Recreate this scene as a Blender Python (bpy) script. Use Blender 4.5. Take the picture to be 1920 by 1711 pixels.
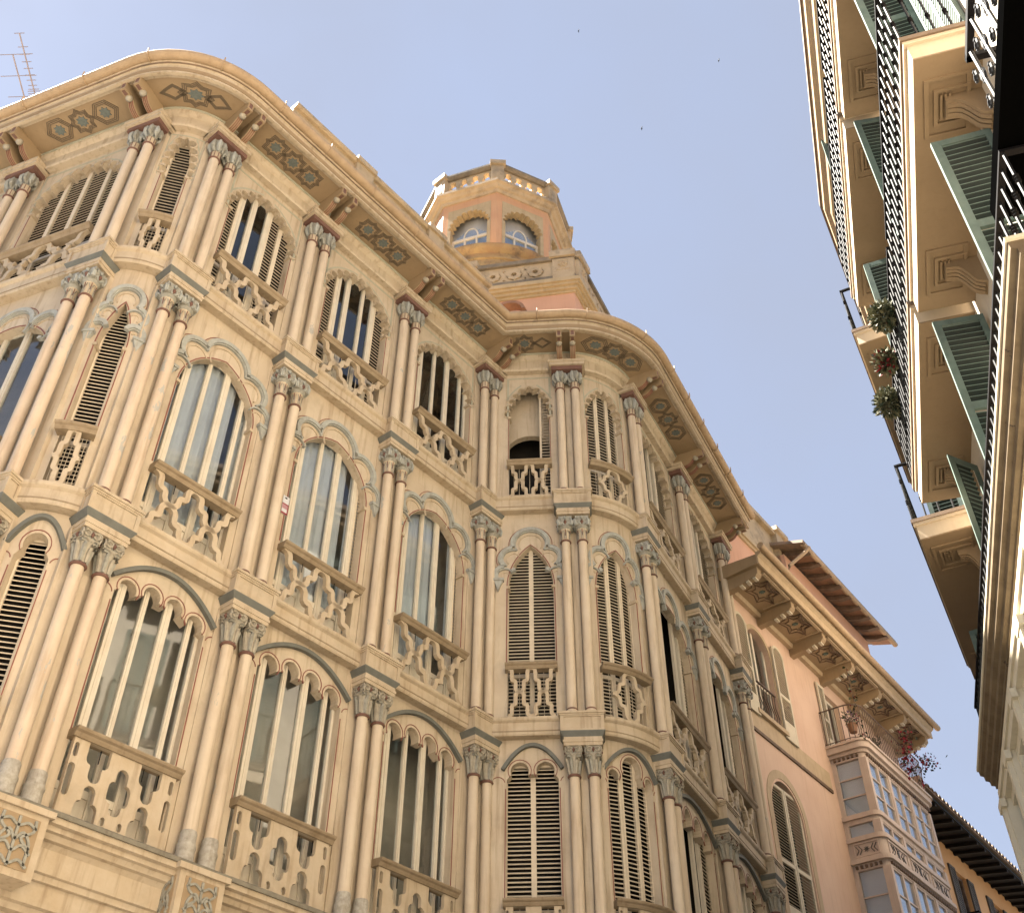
import bpy, bmesh, math, random
from mathutils import Vector, Matrix
from mathutils.geometry import tessellate_polygon
R = math.radians
random.seed(7)
for o in list(bpy.data.objects): bpy.data.objects.remove(o)
scene = bpy.context.scene
COL = scene.collection

# ---------------------------------------------------------------- camera
cam_d = bpy.data.cameras.new('camera'); cam = bpy.data.objects.new('camera', cam_d); COL.objects.link(cam)
cam_d.sensor_fit = 'HORIZONTAL'; cam_d.sensor_width = 36.0; cam_d.lens = 2031.84/1920*36
cam_d.shift_x = -1.6/1920; cam_d.clip_start = 0.05; cam_d.clip_end = 2000
cam.matrix_world = (Matrix.Translation((0, 0, 1.6)) @ Matrix.Rotation(math.pi/2+0.7358, 4, 'X') @ Matrix.Rotation(0.004, 4, 'Z'))
scene.camera = cam
# ---------------------------------------------------------------- sky, sun, exposure
SUN_AZ = Vector((-0.95, 0.31, 0)).normalized(); SUN_EL = R(56)
w = bpy.data.worlds.new('World'); scene.world = w; w.use_nodes = True
nt = w.node_tree; nt.nodes.clear()
out = nt.nodes.new('ShaderNodeOutputWorld'); bg = nt.nodes.new('ShaderNodeBackground')
sky = nt.nodes.new('ShaderNodeTexSky'); sky.sky_type = 'NISHITA'; sky.sun_disc = False
sky.sun_elevation = SUN_EL; sky.sun_rotation = math.atan2(SUN_AZ.x, SUN_AZ.y)
sky.air_density = 1.0; sky.dust_density = 0.4; sky.ozone_density = 1.5; sky.altitude = 20
haze_mix = nt.nodes.new('ShaderNodeMixRGB'); haze_mix.blend_type = 'MIX'
# thin high haze over the whole sky: even pale veil with a faint soft cloud texture
tcs = nt.nodes.new('ShaderNodeTexCoord'); cn = nt.nodes.new('ShaderNodeTexNoise')
cn.inputs['Scale'].default_value = 2.2; cn.inputs['Detail'].default_value = 5; cn.inputs['Roughness'].default_value = 0.55
cmap = nt.nodes.new('ShaderNodeMapRange')
cmap.inputs['From Min'].default_value = 0.3; cmap.inputs['From Max'].default_value = 0.7
cmap.inputs['To Min'].default_value = 0.78; cmap.inputs['To Max'].default_value = 0.92
nt.links.new(tcs.outputs['Generated'], cn.inputs['Vector']); nt.links.new(cn.outputs['Fac'], cmap.inputs['Value'])
nt.links.new(cmap.outputs['Result'], haze_mix.inputs['Fac'])
nt.links.new(sky.outputs['Color'], haze_mix.inputs['Color1'])
haze_mix.inputs['Color2'].default_value = (1.06, 1.15, 1.43, 1)
nt.links.new(haze_mix.outputs['Color'], bg.inputs['Color']); nt.links.new(bg.outputs['Background'], out.inputs['Surface'])
bg.inputs['Strength'].default_value = 0.050
sun_d = bpy.data.lights.new('sun', 'SUN'); sun = bpy.data.objects.new('sun', sun_d); COL.objects.link(sun)
sun_d.energy = 5.0; sun_d.angle = R(0.6); sun_d.color = (1.0, 0.93, 0.82)
sdir = Vector((SUN_AZ.x*math.cos(SUN_EL), SUN_AZ.y*math.cos(SUN_EL), math.sin(SUN_EL)))
sun.rotation_euler = sdir.to_track_quat('Z', 'Y').to_euler(); sun.location = (0, 0, 40)
vs = scene.view_settings; vs.view_transform = 'Standard'; vs.look = 'None'; vs.exposure = 3.2; vs.gamma = 1; vs.use_curve_mapping = False
scene.render.resolution_x = 1024; scene.render.resolution_y = 912
scene.render.engine = 'CYCLES'
scene.cycles.max_bounces = 6; scene.cycles.diffuse_bounces = 2; scene.cycles.transparent_max_bounces = 12

# ---------------------------------------------------------------- materials
MATS = {}
ALB = 0.86          # overall paint reflectance
def lin(c):
    return tuple(((v/255)/12.92 if v/255 <= 0.04045 else ((v/255+0.055)/1.055)**2.4) for v in c)
def mat(name, col, rough=0.65, var=0.12, scale=3.0, col2=None, bump=0.15, streak=0.0, peel=None, peel_at=0.68, peel_scale=6.0, metal=0.0, spec=0.35, grime=0.0):
    m = bpy.data.materials.new(name); m.use_nodes = True; MATS[name] = m
    t = m.node_tree; N = t.nodes; Lk = t.links
    b = N['Principled BSDF']; b.inputs['Roughness'].default_value = rough; b.inputs['Metallic'].default_value = metal
    b.inputs['Specular IOR Level'].default_value = spec
    g = N.new('ShaderNodeNewGeometry')
    n1 = N.new('ShaderNodeTexNoise'); n1.inputs['Scale'].default_value = scale; n1.inputs['Detail'].default_value = 6; n1.inputs['Roughness'].default_value = 0.6
    Lk.new(g.outputs['Position'], n1.inputs['Vector'])
    mx = N.new('ShaderNodeMixRGB')
    c1 = tuple(v*ALB for v in col); c2 = tuple(v*ALB for v in col2) if col2 else tuple(max(0, v*(1-2.6*var))*ALB for v in col)
    mr = N.new('ShaderNodeMapRange'); mr.inputs['From Min'].default_value = 0.35; mr.inputs['From Max'].default_value = 0.75
    Lk.new(n1.outputs['Fac'], mr.inputs['Value']); Lk.new(mr.outputs['Result'], mx.inputs['Fac'])
    mx.inputs['Color1'].default_value = (*c1, 1); mx.inputs['Color2'].default_value = (*c2, 1)
    last = mx.outputs['Color']
    if streak:
        mp = N.new('ShaderNodeMapping'); mp.inputs['Scale'].default_value = (9, 9, 0.7)
        n2 = N.new('ShaderNodeTexNoise'); n2.inputs['Scale'].default_value = 1.6; n2.inputs['Detail'].default_value = 5
        Lk.new(g.outputs['Position'], mp.inputs['Vector']); Lk.new(mp.outputs['Vector'], n2.inputs['Vector'])
        r2 = N.new('ShaderNodeMapRange'); r2.inputs['From Min'].default_value = 0.52; r2.inputs['From Max'].default_value = 0.8
        r2.inputs['To Max'].default_value = streak
        Lk.new(n2.outputs['Fac'], r2.inputs['Value'])
        m2 = N.new('ShaderNodeMixRGB'); m2.blend_type = 'MULTIPLY'; m2.inputs['Color2'].default_value = (0.50, 0.42, 0.34, 1)
        Lk.new(r2.outputs['Result'], m2.inputs['Fac']); Lk.new(last, m2.inputs['Color1']); last = m2.outputs['Color']
    if grime:
        n4 = N.new('ShaderNodeTexNoise'); n4.inputs['Scale'].default_value = 1.7; n4.inputs['Detail'].default_value = 9; n4.inputs['Roughness'].default_value = 0.72
        Lk.new(g.outputs['Position'], n4.inputs['Vector'])
        r4 = N.new('ShaderNodeMapRange'); r4.inputs['From Min'].default_value = 0.5; r4.inputs['From Max'].default_value = 0.66; r4.inputs['To Max'].default_value = grime
        Lk.new(n4.outputs['Fac'], r4.inputs['Value'])
        m4 = N.new('ShaderNodeMixRGB'); m4.inputs['Color2'].default_value = (0.075, 0.065, 0.05, 1)
        Lk.new(r4.outputs['Result'], m4.inputs['Fac']); Lk.new(last, m4.inputs['Color1']); last = m4.outputs['Color']
    if peel:
        mp3 = N.new('ShaderNodeMapping'); mp3.inputs['Scale'].default_value = (1.6, 1.6, 0.55)
        n3 = N.new('ShaderNodeTexNoise'); n3.inputs['Scale'].default_value = peel_scale; n3.inputs['Detail'].default_value = 7; n3.inputs['Roughness'].default_value = 0.65
        Lk.new(g.outputs['Position'], mp3.inputs['Vector']); Lk.new(mp3.outputs['Vector'], n3.inputs['Vector'])
        r3 = N.new('ShaderNodeMapRange'); r3.inputs['From Min'].default_value = peel_at; r3.inputs['From Max'].default_value = peel_at+0.012
        Lk.new(n3.outputs['Fac'], r3.inputs['Value'])
        m3 = N.new('ShaderNodeMixRGB'); m3.inputs['Color2'].default_value = (*peel, 1)
        Lk.new(r3.outputs['Result'], m3.inputs['Fac']); Lk.new(last, m3.inputs['Color1']); last = m3.outputs['Color']
    Lk.new(last, b.inputs['Base Color'])
    if bump:
        nb = N.new('ShaderNodeTexNoise'); nb.inputs['Scale'].default_value = 38; nb.inputs['Detail'].default_value = 4
        Lk.new(g.outputs['Position'], nb.inputs['Vector'])
        bp = N.new('ShaderNodeBump'); bp.inputs['Strength'].default_value = bump; bp.inputs['Distance'].default_value = 0.01
        Lk.new(nb.outputs['Fac'], bp.inputs['Height']); Lk.new(bp.outputs['Normal'], b.inputs['Normal'])
    return m
def glassmat(name, tint=(0.9, 0.93, 0.95), refl=1.0, ior=1.5):
    m = bpy.data.materials.new(name); m.use_nodes = True; MATS[name] = m
    t = m.node_tree; N = t.nodes; N.clear(); Lk = t.links
    o = N.new('ShaderNodeOutputMaterial'); mix = N.new('ShaderNodeMixShader'); tr = N.new('ShaderNodeBsdfTransparent'); gl = N.new('ShaderNodeBsdfGlossy')
    tr.inputs['Color'].default_value = (*tint, 1); gl.inputs['Roughness'].default_value = 0.03; gl.inputs['Color'].default_value = (refl, refl, refl, 1)
    g = N.new('ShaderNodeNewGeometry'); f0 = ((ior-1)/(ior+1))**2
    dt = N.new('ShaderNodeVectorMath'); dt.operation = 'DOT_PRODUCT'; Lk.new(g.outputs['Normal'], dt.inputs[0]); Lk.new(g.outputs['Incoming'], dt.inputs[1])
    ab_ = N.new('ShaderNodeMath'); ab_.operation = 'ABSOLUTE'; Lk.new(dt.outputs['Value'], ab_.inputs[0])
    om = N.new('ShaderNodeMath'); om.operation = 'SUBTRACT'; om.inputs[0].default_value = 1.0; Lk.new(ab_.outputs[0], om.inputs[1])
    pw = N.new('ShaderNodeMath'); pw.operation = 'POWER'; pw.inputs[1].default_value = 5.0; Lk.new(om.outputs[0], pw.inputs[0])
    lw = N.new('ShaderNodeMath'); lw.operation = 'MULTIPLY_ADD'; lw.inputs[1].default_value = 1-f0; lw.inputs[2].default_value = f0; Lk.new(pw.outputs[0], lw.inputs[0])
    nb = N.new('ShaderNodeTexNoise'); nb.inputs['Scale'].default_value = 1.2; nb.inputs['Detail'].default_value = 2
    bp = N.new('ShaderNodeBump'); bp.inputs['Strength'].default_value = 0.08; bp.inputs['Distance'].default_value = 0.02
    Lk.new(g.outputs['Position'], nb.inputs['Vector']); Lk.new(nb.outputs['Fac'], bp.inputs['Height']); Lk.new(bp.outputs['Normal'], gl.inputs['Normal'])
    Lk.new(lw.outputs[0], mix.inputs['Fac']); Lk.new(tr.outputs['BSDF'], mix.inputs[1]); Lk.new(gl.outputs['BSDF'], mix.inputs[2]); Lk.new(mix.outputs['Shader'], o.inputs['Surface'])
    return m
mat('cream', (0.68, 0.56, 0.41), var=0.05, scale=2.2, col2=(0.60, 0.47, 0.33), streak=0.75, grime=0.15)
mat('cream_col', (0.74, 0.61, 0.455), var=0.05, scale=3.0, col2=(0.67, 0.525, 0.375), streak=0.55, peel=(0.42, 0.38, 0.32), peel_at=0.665, peel_scale=3.2)
mat('cream_trim', (0.64, 0.52, 0.375), var=0.05, scale=4.0, col2=(0.55, 0.42, 0.275), streak=0.7, grime=0.16)
mat('rail_wood', (0.40, 0.305, 0.20), var=0.1, scale=7.0, col2=(0.31, 0.225, 0.135), streak=0.5)
mat('soffit', (0.43, 0.305, 0.18), var=0.06, scale=2.0, col2=(0.37, 0.26, 0.15), streak=0.2)
mat('stencil', (0.20, 0.15, 0.10), var=0.08, scale=9.0)
mat('blue_star', (0.20, 0.225, 0.205), var=0.12, scale=30.0)
mat('grey_blue', (0.50, 0.50, 0.45), var=0.12, scale=12.0, col2=(0.38, 0.37, 0.32), streak=0.4, grime=0.25)
mat('pale_blue', (0.52, 0.49, 0.37), var=0.08, scale=8.0)
mat('teal', (0.19, 0.19, 0.165), var=0.1, scale=8.0)
mat('red', (0.23, 0.12, 0.09), var=0.12, scale=9.0)
mat('red_line', (0.30, 0.11, 0.08), var=0.12, scale=9.0)
mat('capital_grey', (0.42, 0.40, 0.335), var=0.2, scale=22.0, col2=(0.27, 0.25, 0.20))
mat('capital_white', (0.50, 0.44, 0.34), var=0.2, scale=18.0, col2=(0.36, 0.31, 0.24))
mat('base_grey', (0.55, 0.50, 0.42), var=0.15, scale=20.0, col2=(0.33, 0.29, 0.23), streak=0.6)
mat('cream_worn', (0.74, 0.60, 0.445), var=0.05, scale=3.0, col2=(0.66, 0.50, 0.36), streak=0.6, peel=(0.44, 0.41, 0.36), peel_at=0.59, peel_scale=3.4)
mat('lead', (0.30, 0.265, 0.20), var=0.15, scale=6.0, streak=0.5)
mat('window_white', (0.80, 0.72, 0.58), var=0.05, scale=6.0, col2=(0.72, 0.62, 0.48), streak=0.3)
mat('slat_brown', (0.56, 0.46, 0.34), var=0.08, scale=9.0)
mat('slat', (0.80, 0.67, 0.50), var=0.06, scale=9.0)
mat('dark', (0.03, 0.025, 0.02), var=0.15, scale=3.0, rough=0.9)  # near-black colour stands in for the shade of unlit interiors
mat('room', (0.55, 0.46, 0.345), var=0.15, scale=1.2, rough=0.9)  # tan stands in for the facade opposite, reflected in first-floor panes
mat('pane_backing', (0.85, 0.84, 0.82), var=0.03, scale=3.0, rough=0.9)  # white stands in for bright sky reflected in the gallery panes
mat('curtain', (0.60, 0.59, 0.57), var=0.06, scale=3.0, rough=0.9)
mat('terracotta', (0.38, 0.20, 0.12), var=0.15, scale=8.0, col2=(0.25, 0.15, 0.09), grime=0.5)
mat('roof_tile', (0.36, 0.24, 0.16), var=0.15, scale=8.0, col2=(0.24, 0.19, 0.14), grime=0.6)
mat('gutter', (0.55, 0.39, 0.24), var=0.08, scale=5.0, col2=(0.45, 0.31, 0.185), streak=0.35)
mat('stone', (0.60, 0.46, 0.29), var=0.15, scale=4.0, col2=(0.50, 0.37, 0.22), grime=0.5, bump=0.5)
mat('stone_dark', (0.30, 0.24, 0.16), var=0.15, scale=5.0, col2=(0.18, 0.145, 0.10), grime=0.7, bump=0.6)
mat('ochre', (0.50, 0.34, 0.15), var=0.12, scale=3.0, col2=(0.40, 0.21, 0.10), grime=0.75, bump=0.4)
mat('tower_orange', (0.72, 0.41, 0.22), var=0.05, scale=2.0, col2=(0.67, 0.36, 0.19), streak=0.2)
mat('tower_cream', (0.60, 0.45, 0.26), var=0.08, scale=4.0, col2=(0.50, 0.37, 0.20), streak=0.3)
mat('pink', (0.78, 0.55, 0.41), var=0.05, scale=1.1, col2=(0.70, 0.46, 0.33), streak=0.25)
mat('pink_attic', (0.74, 0.42, 0.27), var=0.05, scale=1.1, col2=(0.69, 0.38, 0.24), streak=0.15)
mat('pink_trim', (0.60, 0.45, 0.29), var=0.06, scale=4.0, col2=(0.50, 0.37, 0.23), streak=0.3)
mat('pink_gallery', (0.70, 0.55, 0.44), var=0.06, scale=4.0, col2=(0.62, 0.47, 0.37), streak=0.3)
mat('shutter_cream', (0.76, 0.66, 0.50), var=0.05, scale=6.0)
mat('shutter_grey', (0.40, 0.37, 0.32), var=0.08, scale=6.0)
mat('orange_wall', (0.80, 0.44, 0.19), var=0.05, scale=1.5, col2=(0.75, 0.39, 0.16), streak=0.2)
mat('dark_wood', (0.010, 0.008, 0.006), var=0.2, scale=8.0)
mat('brown_wood', (0.22, 0.14, 0.09), var=0.2, scale=8.0, grime=0.4)
mat('grey_shutter', (0.14, 0.12, 0.10), var=0.15, scale=8.0)
mat('rb_wall', (0.66, 0.57, 0.45), var=0.04, scale=1.5, col2=(0.61, 0.52, 0.41), streak=0.15)
mat('rb_slab_shaded', (0.31, 0.215, 0.125), var=0.05, scale=1.6, col2=(0.27, 0.185, 0.105), streak=0.15)  # slab paint darkened to carry the shade of the undersides
mat('rb_fascia', (0.70, 0.57, 0.41), var=0.05, scale=2.6, col2=(0.64, 0.50, 0.35), streak=0.2)
mat('rb_edge', (0.17, 0.115, 0.075), var=0.15, scale=6.0, col2=(0.24, 0.165, 0.105))
mat('rb_cornice', (0.50, 0.365, 0.22), var=0.06, scale=3.0, col2=(0.43, 0.31, 0.185))
mat('iron', (0.026, 0.026, 0.028), var=0.1, scale=10.0, rough=0.6, spec=0.15)
mat('iron_black', (0.008, 0.007, 0.008), var=0.1, scale=10.0, rough=0.7, spec=0.1)
mat('iron_rust', (0.20, 0.13, 0.095), var=0.2, scale=12.0, rough=0.6)
mat('green', (0.10, 0.145, 0.125), var=0.12, scale=8.0, col2=(0.15, 0.20, 0.17), streak=0.3, grime=0.25)
mat('green_shaded', (0.012, 0.022, 0.018), var=0.2, scale=8.0)  # shutter green darkened to carry the shade on the slat faces
mat('mir_cream', (0.74, 0.66, 0.50), var=0.05, scale=4.0, col2=(0.66, 0.575, 0.42), streak=0.3)
mat('mir_brown', (0.19, 0.14, 0.085), var=0.12, scale=5.0, col2=(0.12, 0.085, 0.05), streak=0.4, peel=(0.05, 0.035, 0.025), peel_at=0.66, peel_scale=7.0)
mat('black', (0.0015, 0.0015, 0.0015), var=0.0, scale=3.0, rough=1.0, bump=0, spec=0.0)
mat('sign_white', (0.72, 0.72, 0.74), var=0.02, bump=0); mat('sign_red', (0.36, 0.05, 0.06), var=0.05, bump=0); mat('sign_pink', (0.55, 0.30, 0.33), var=0.05, bump=0)
mat('metal', (0.30, 0.27, 0.30), var=0.05, rough=0.4, spec=0.5)
mat('leaf', (0.13, 0.135, 0.075), var=0.25, scale=40.0, col2=(0.20, 0.19, 0.12)); mat('leaf_dark', (0.035, 0.055, 0.025), var=0.25, scale=40.0)
mat('petal', (0.33, 0.015, 0.03), var=0.2, scale=40.0); mat('petal_mauve', (0.30, 0.16, 0.30), var=0.2, scale=40.0)
mat('pot', (0.35, 0.18, 0.10), var=0.1, scale=10.0)
mat('pavement', (0.13, 0.12, 0.105), var=0.1, scale=2.0); mat('asphalt', (0.06, 0.058, 0.055), var=0.15, scale=4.0)
mat('bird', (0.02, 0.02, 0.02), var=0.0)
glassmat('glass'); glassmat('glass_bright', (0.85, 0.9, 0.95), 1.0, 1.9)

# ---------------------------------------------------------------- mesh helpers
class MB:
    def __init__(s): s.v = []; s.f = []; s.m = []; s.mi = 0
    def quad(s, a, b, c, d):
        n = len(s.v); s.v += [tuple(a), tuple(b), tuple(c), tuple(d)]; s.f.append((n, n+1, n+2, n+3)); s.m.append(s.mi)
    def box(s, x0, x1, y0, y1, z0, z1):
        n = len(s.v)
        s.v += [(x0,y0,z0),(x1,y0,z0),(x1,y1,z0),(x0,y1,z0),(x0,y0,z1),(x1,y0,z1),(x1,y1,z1),(x0,y1,z1)]
        for q in ((0,3,2,1),(4,5,6,7),(0,1,5,4),(1,2,6,5),(2,3,7,6),(3,0,4,7)):
            s.f.append(tuple(n+i for i in q)); s.m.append(s.mi)
        return s
    def add(s, o, fn=None, mi=None):
        n = len(s.v); s.v += [tuple(fn(*p)) for p in o.v] if fn else o.v
        s.f += [tuple(n+i for i in q) for q in o.f]; s.m += ([mi]*len(o.f) if mi is not None else o.m)
        return s
    def poly(s, outer, holes=(), t0=0.0, t1=0.1, ax=lambda a, b, t: (a, t, b), sides=True):
        """filled 2-D outline with holes, extruded from t0 to t1"""
        loops = [list(outer)]+[list(h) for h in holes]
        pts = [p for l in loops for p in l]
        tris = tessellate_polygon([[Vector((p[0], p[1], 0)) for p in l] for l in loops])
        n = len(s.v); k = len(pts)
        s.v += [ax(p[0], p[1], t0) for p in pts]+[ax(p[0], p[1], t1) for p in pts]
        for t in tris:
            s.f.append((n+t[0], n+t[1], n+t[2])); s.m.append(s.mi)
            s.f.append((n+k+t[2], n+k+t[1], n+k+t[0])); s.m.append(s.mi)
        if sides:
            o = 0
            for l in loops:
                c = len(l)
                for i in range(c):
                    a, b = o+i, o+(i+1) % c
                    s.f.append((n+a, n+b, n+k+b, n+k+a)); s.m.append(s.mi)
                o += c
        return s
    def ribbon(s, path, w, t0, t1, ax=lambda a, b, t: (a, t, b), closed=False):
        """flat band of width w along a 2-D path, extruded t0..t1"""
        P = [Vector(p) for p in path]; c = len(P)
        if c < 2: return s
        L = []; Rr = []
        for i in range(c):
            if closed: a, b = P[i-1], P[(i+1) % c]
            else: a, b = P[max(0, i-1)], P[min(c-1, i+1)]
            d = b-a
            if d.length < 1e-9: d = Vector((1, 0))
            d.normalize(); k = w/2
            if 0 < i < c-1 or closed:
                e1 = (P[i]-a); e2 = (b-P[i])
                if e1.length > 1e-9 and e2.length > 1e-9:
                    e1.normalize(); e2.normalize(); co = max(0.45, math.sqrt(max(0, (1+e1.dot(e2))/2))); k = w/2/co
            nn = Vector((-d.y, d.x)); L.append(P[i]+nn*k); Rr.append(P[i]-nn*k)
        n = len(s.v)
        for i in range(c):
            s.v += [ax(L[i].x, L[i].y, t0), ax(Rr[i].x, Rr[i].y, t0), ax(Rr[i].x, Rr[i].y, t1), ax(L[i].x, L[i].y, t1)]
        rng = c if closed else c-1
        for i in range(rng):
            a = n+4*i; b = n+4*((i+1) % c)
            for q in range(4):
                s.f.append((a+q, b+q, b+(q+1) % 4, a+(q+1) % 4)); s.m.append(s.mi)
        if not closed:
            s.f.append((n, n+1, n+2, n+3)); s.m.append(s.mi)
            a = n+4*(c-1); s.f.append((a+3, a+2, a+1, a)); s.m.append(s.mi)
        return s
    def lathe(s, prof, seg=12, cx=0, cy=0, closed=True):
        n = len(s.v); k = len(prof)
        for j in range(seg):
            a = 2*math.pi*j/seg
            for r, z in prof: s.v.append((cx+r*math.cos(a), cy+r*math.sin(a), z))
        for j in range(seg):
            j2 = (j+1) % seg
            for i in range(k-1):
                s.f.append((n+j*k+i, n+j2*k+i, n+j2*k+i+1, n+j*k+i+1)); s.m.append(s.mi)
        s.f.append(tuple(n+j*k for j in reversed(range(seg)))); s.m.append(s.mi)
        s.f.append(tuple(n+j*k+k-1 for j in range(seg))); s.m.append(s.mi)
        return s
    def tube(s, path, r, seg=6, caps=True):
        P = [Vector(p) for p in path]; c = len(P); n = len(s.v)
        up0 = Vector((0, 0, 1))
        for i in range(c):
            d = (P[min(c-1, i+1)]-P[max(0, i-1)])
            d = d.normalized() if d.length > 1e-9 else Vector((0, 0, 1))
            u = up0 if abs(d.z) < 0.95 else Vector((1, 0, 0))
            x = d.cross(u).normalized(); y = x.cross(d)
            rr = r[i] if isinstance(r, (list, tuple)) else r
            for j in range(seg):
                a = 2*math.pi*j/seg; s.v.append(tuple(P[i]+x*(rr*math.cos(a))+y*(rr*math.sin(a))))
        for i in range(c-1):
            for j in range(seg):
                s.f.append((n+i*seg+j, n+i*seg+(j+1) % seg, n+(i+1)*seg+(j+1) % seg, n+(i+1)*seg+j)); s.m.append(s.mi)
        if caps:
            s.f.append(tuple(n+j for j in reversed(range(seg)))); s.m.append(s.mi)
            s.f.append(tuple(n+(c-1)*seg+j for j in range(seg))); s.m.append(s.mi)
        return s
    def ball(s, c, r, seg=8, ring=5, sz=1.0):
        prof = [(max(1e-4, r*math.sin(math.pi*i/ring)), c[2]-r*sz*math.cos(math.pi*i/ring)) for i in range(ring+1)]
        return s.lathe(prof, seg, c[0], c[1])
    def slice_u(s, cuts):
        """cut all faces at planes x = cut so the mesh can be bent"""
        bm = bmesh.new(); vv = [bm.verts.new(p) for p in s.v]
        for q, mi in zip(s.f, s.m):
            try:
                f = bm.faces.new([vv[i] for i in q]); f.material_index = mi
            except ValueError: pass
        for c in cuts:
            bmesh.ops.bisect_plane(bm, geom=bm.verts[:]+bm.edges[:]+bm.faces[:], plane_co=(c, 0, 0), plane_no=(1, 0, 0))
        bm.verts.index_update()
        o = MB(); o.v = [tuple(v.co) for v in bm.verts]; o.f = [tuple(v.index for v in f.verts) for f in bm.faces]; o.m = [f.material_index for f in bm.faces]
        bm.free(); return o
    def mesh(s, name, mats, smooth=False, recalc=True):
        me = bpy.data.meshes.new(name); me.from_pydata(s.v, [], s.f); me.validate(clean_customdata=False)
        for mname in mats: me.materials.append(MATS[mname])
        if len(me.polygons) == len(s.m): me.polygons.foreach_set('material_index', s.m)
        if recalc:
            bm = bmesh.new(); bm.from_mesh(me); bmesh.ops.recalc_face_normals(bm, faces=bm.faces); bm.to_mesh(me); bm.free()
        if smooth is True: me.polygons.foreach_set('use_smooth', [True]*len(me.polygons))
        elif smooth:
            me.polygons.foreach_set('use_smooth', [True]*len(me.polygons))
            try: me.set_sharp_from_angle(angle=R(smooth))
            except Exception: pass
        me.update(); return me

def link(name, data, parent=None):
    o = bpy.data.objects.new(name, data); COL.objects.link(o)
    if parent is not None:
        o.parent = parent
        if parent.type == 'EMPTY': o.matrix_parent_inverse = Matrix.Translation(-Vector(parent.location))
    return o
def build(name, mb, mats, parent=None, smooth=False):
    """one mesh object, vertices in world coordinates"""
    if isinstance(mats, str): mats = [mats]
    o = link(name, mb.mesh(name, mats, smooth), parent)
    if parent is not None and parent.type != 'EMPTY':
        o.matrix_parent_inverse = parent_world(parent).inverted()
    return o
def parent_world(p):
    m = p.matrix_parent_inverse @ p.matrix_basis
    return (parent_world(p.parent) @ m) if p.parent else p.matrix_basis.copy()
def inst(name, me, parent, loc, rz=0.0, scale=None):
    """shared-mesh object at a world place under a thing (Empty)"""
    o = link(name, me, parent); o.location = loc; o.rotation_euler = (0, 0, rz)
    if scale: o.scale = scale
    if parent is not None and parent.type != 'EMPTY': o.matrix_parent_inverse = parent_world(parent).inverted()
    return o
def sub(name, me, parent):
    o = bpy.data.objects.new(name, me); COL.objects.link(o); o.parent = parent; return o
def thing(name, loc, label, cat, group=None):
    e = bpy.data.objects.new(name, None); COL.objects.link(e); e.location = loc; e.empty_display_size = 0.3
    tag(e, label, cat, group); return e
def tag(o, label, cat, group=None):
    o['label'] = label; o['category'] = cat
    if group: o['group'] = group
    return o
def arc(cx, cy, r, a0, a1, n=10, ry=None):
    ry = ry or r
    return [(cx+r*math.cos(R(a0+(a1-a0)*i/n)), cy+ry*math.sin(R(a0+(a1-a0)*i/n))) for i in range(n+1)]
def smoothline(pts, n=5):
    """Catmull-Rom through points"""
    o = []
    P = [Vector(p) for p in pts]; P = [P[0]*2-P[1]]+P+[P[-1]*2-P[-2]]
    for i in range(1, len(P)-2):
        for k in range(n):
            t = k/n; a, b, c, d = P[i-1], P[i], P[i+1], P[i+2]
            o.append(tuple(0.5*((2*b)+(c-a)*t+(2*a-5*b+4*c-d)*t*t+(3*b-a-3*c+d)*t**3)))
    o.append(tuple(P[-2])); return o
# ================================================================ MAIN BUILDING: plan
PIER = [(-7.725, 9.770), (-5.573, 8.930), (-4.430, 9.231), (-3.162, 10.750), (-1.790, 12.394), (-0.431, 14.022), (0.998, 13.922), (2.289, 14.731), (3.452, 16.968), (4.622, 19.219)]
PIER = [Vector(p) for p in PIER]
PANG = [-21.32, -21.32, 50.14, 50.14, 50.14, 50.14, -3.25, 62.52, 62.52, 62.52]
def fdir(a): return Vector((math.cos(R(a)), math.sin(R(a)))), Vector((math.sin(R(a)), -math.cos(R(a))))
class Bay:
    """map (u along the wall from the bay centre, h outward, z)"""
    def __init__(s, a, b, turn=0.0):
        s.a, s.b = Vector(a), Vector(b); c = s.b-s.a; s.chord = c.length; s.d = c.normalized(); s.n = Vector((s.d.y, -s.d.x)); s.mid = (s.a+s.b)/2
        s.turn = R(turn); s.curved = turn != 0
        if s.curved:
            s.R = s.chord/(2*math.sin(s.turn/2)); s.c = s.mid-s.n*(s.R*math.cos(s.turn/2)); s.L = s.R*s.turn
        else: s.L = s.chord
    def __call__(s, u, h, z):
        if s.curved:
            t = u/s.R; p = s.c+(s.n*math.cos(t)+s.d*math.sin(t))*(s.R+h)
        else: p = s.mid+s.d*u+s.n*h
        return (p.x, p.y, z)
    def ang(s, u=0):
        return math.atan2(s.d.y, s.d.x)+(u/s.R if s.curved else 0)
    def put(s, mb):
        if s.curved:
            us = [p[0] for p in mb.v]; lo, hi = min(us), max(us); k = int((hi-lo)/0.07)
            if k > 0: mb = mb.slice_u([lo+(hi-lo)*(i+1)/(k+1) for i in range(k)])
        return MB().add(mb, s)
TURN = {1: 71.46, 6: 65.77}
BAY = {i: Bay(PIER[i], PIER[i+1], TURN.get(i, 0)) for i in range(9)}
dA, nA = fdir(-21.32)
BAY[-1] = Bay(PIER[0]-dA*2.3, PIER[0])
HW = {-1: .70, 0: .77, 1: .20, 2: .60, 3: .67, 4: .67, 5: .36, 6: .43, 7: .84, 8: .84}
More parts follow.
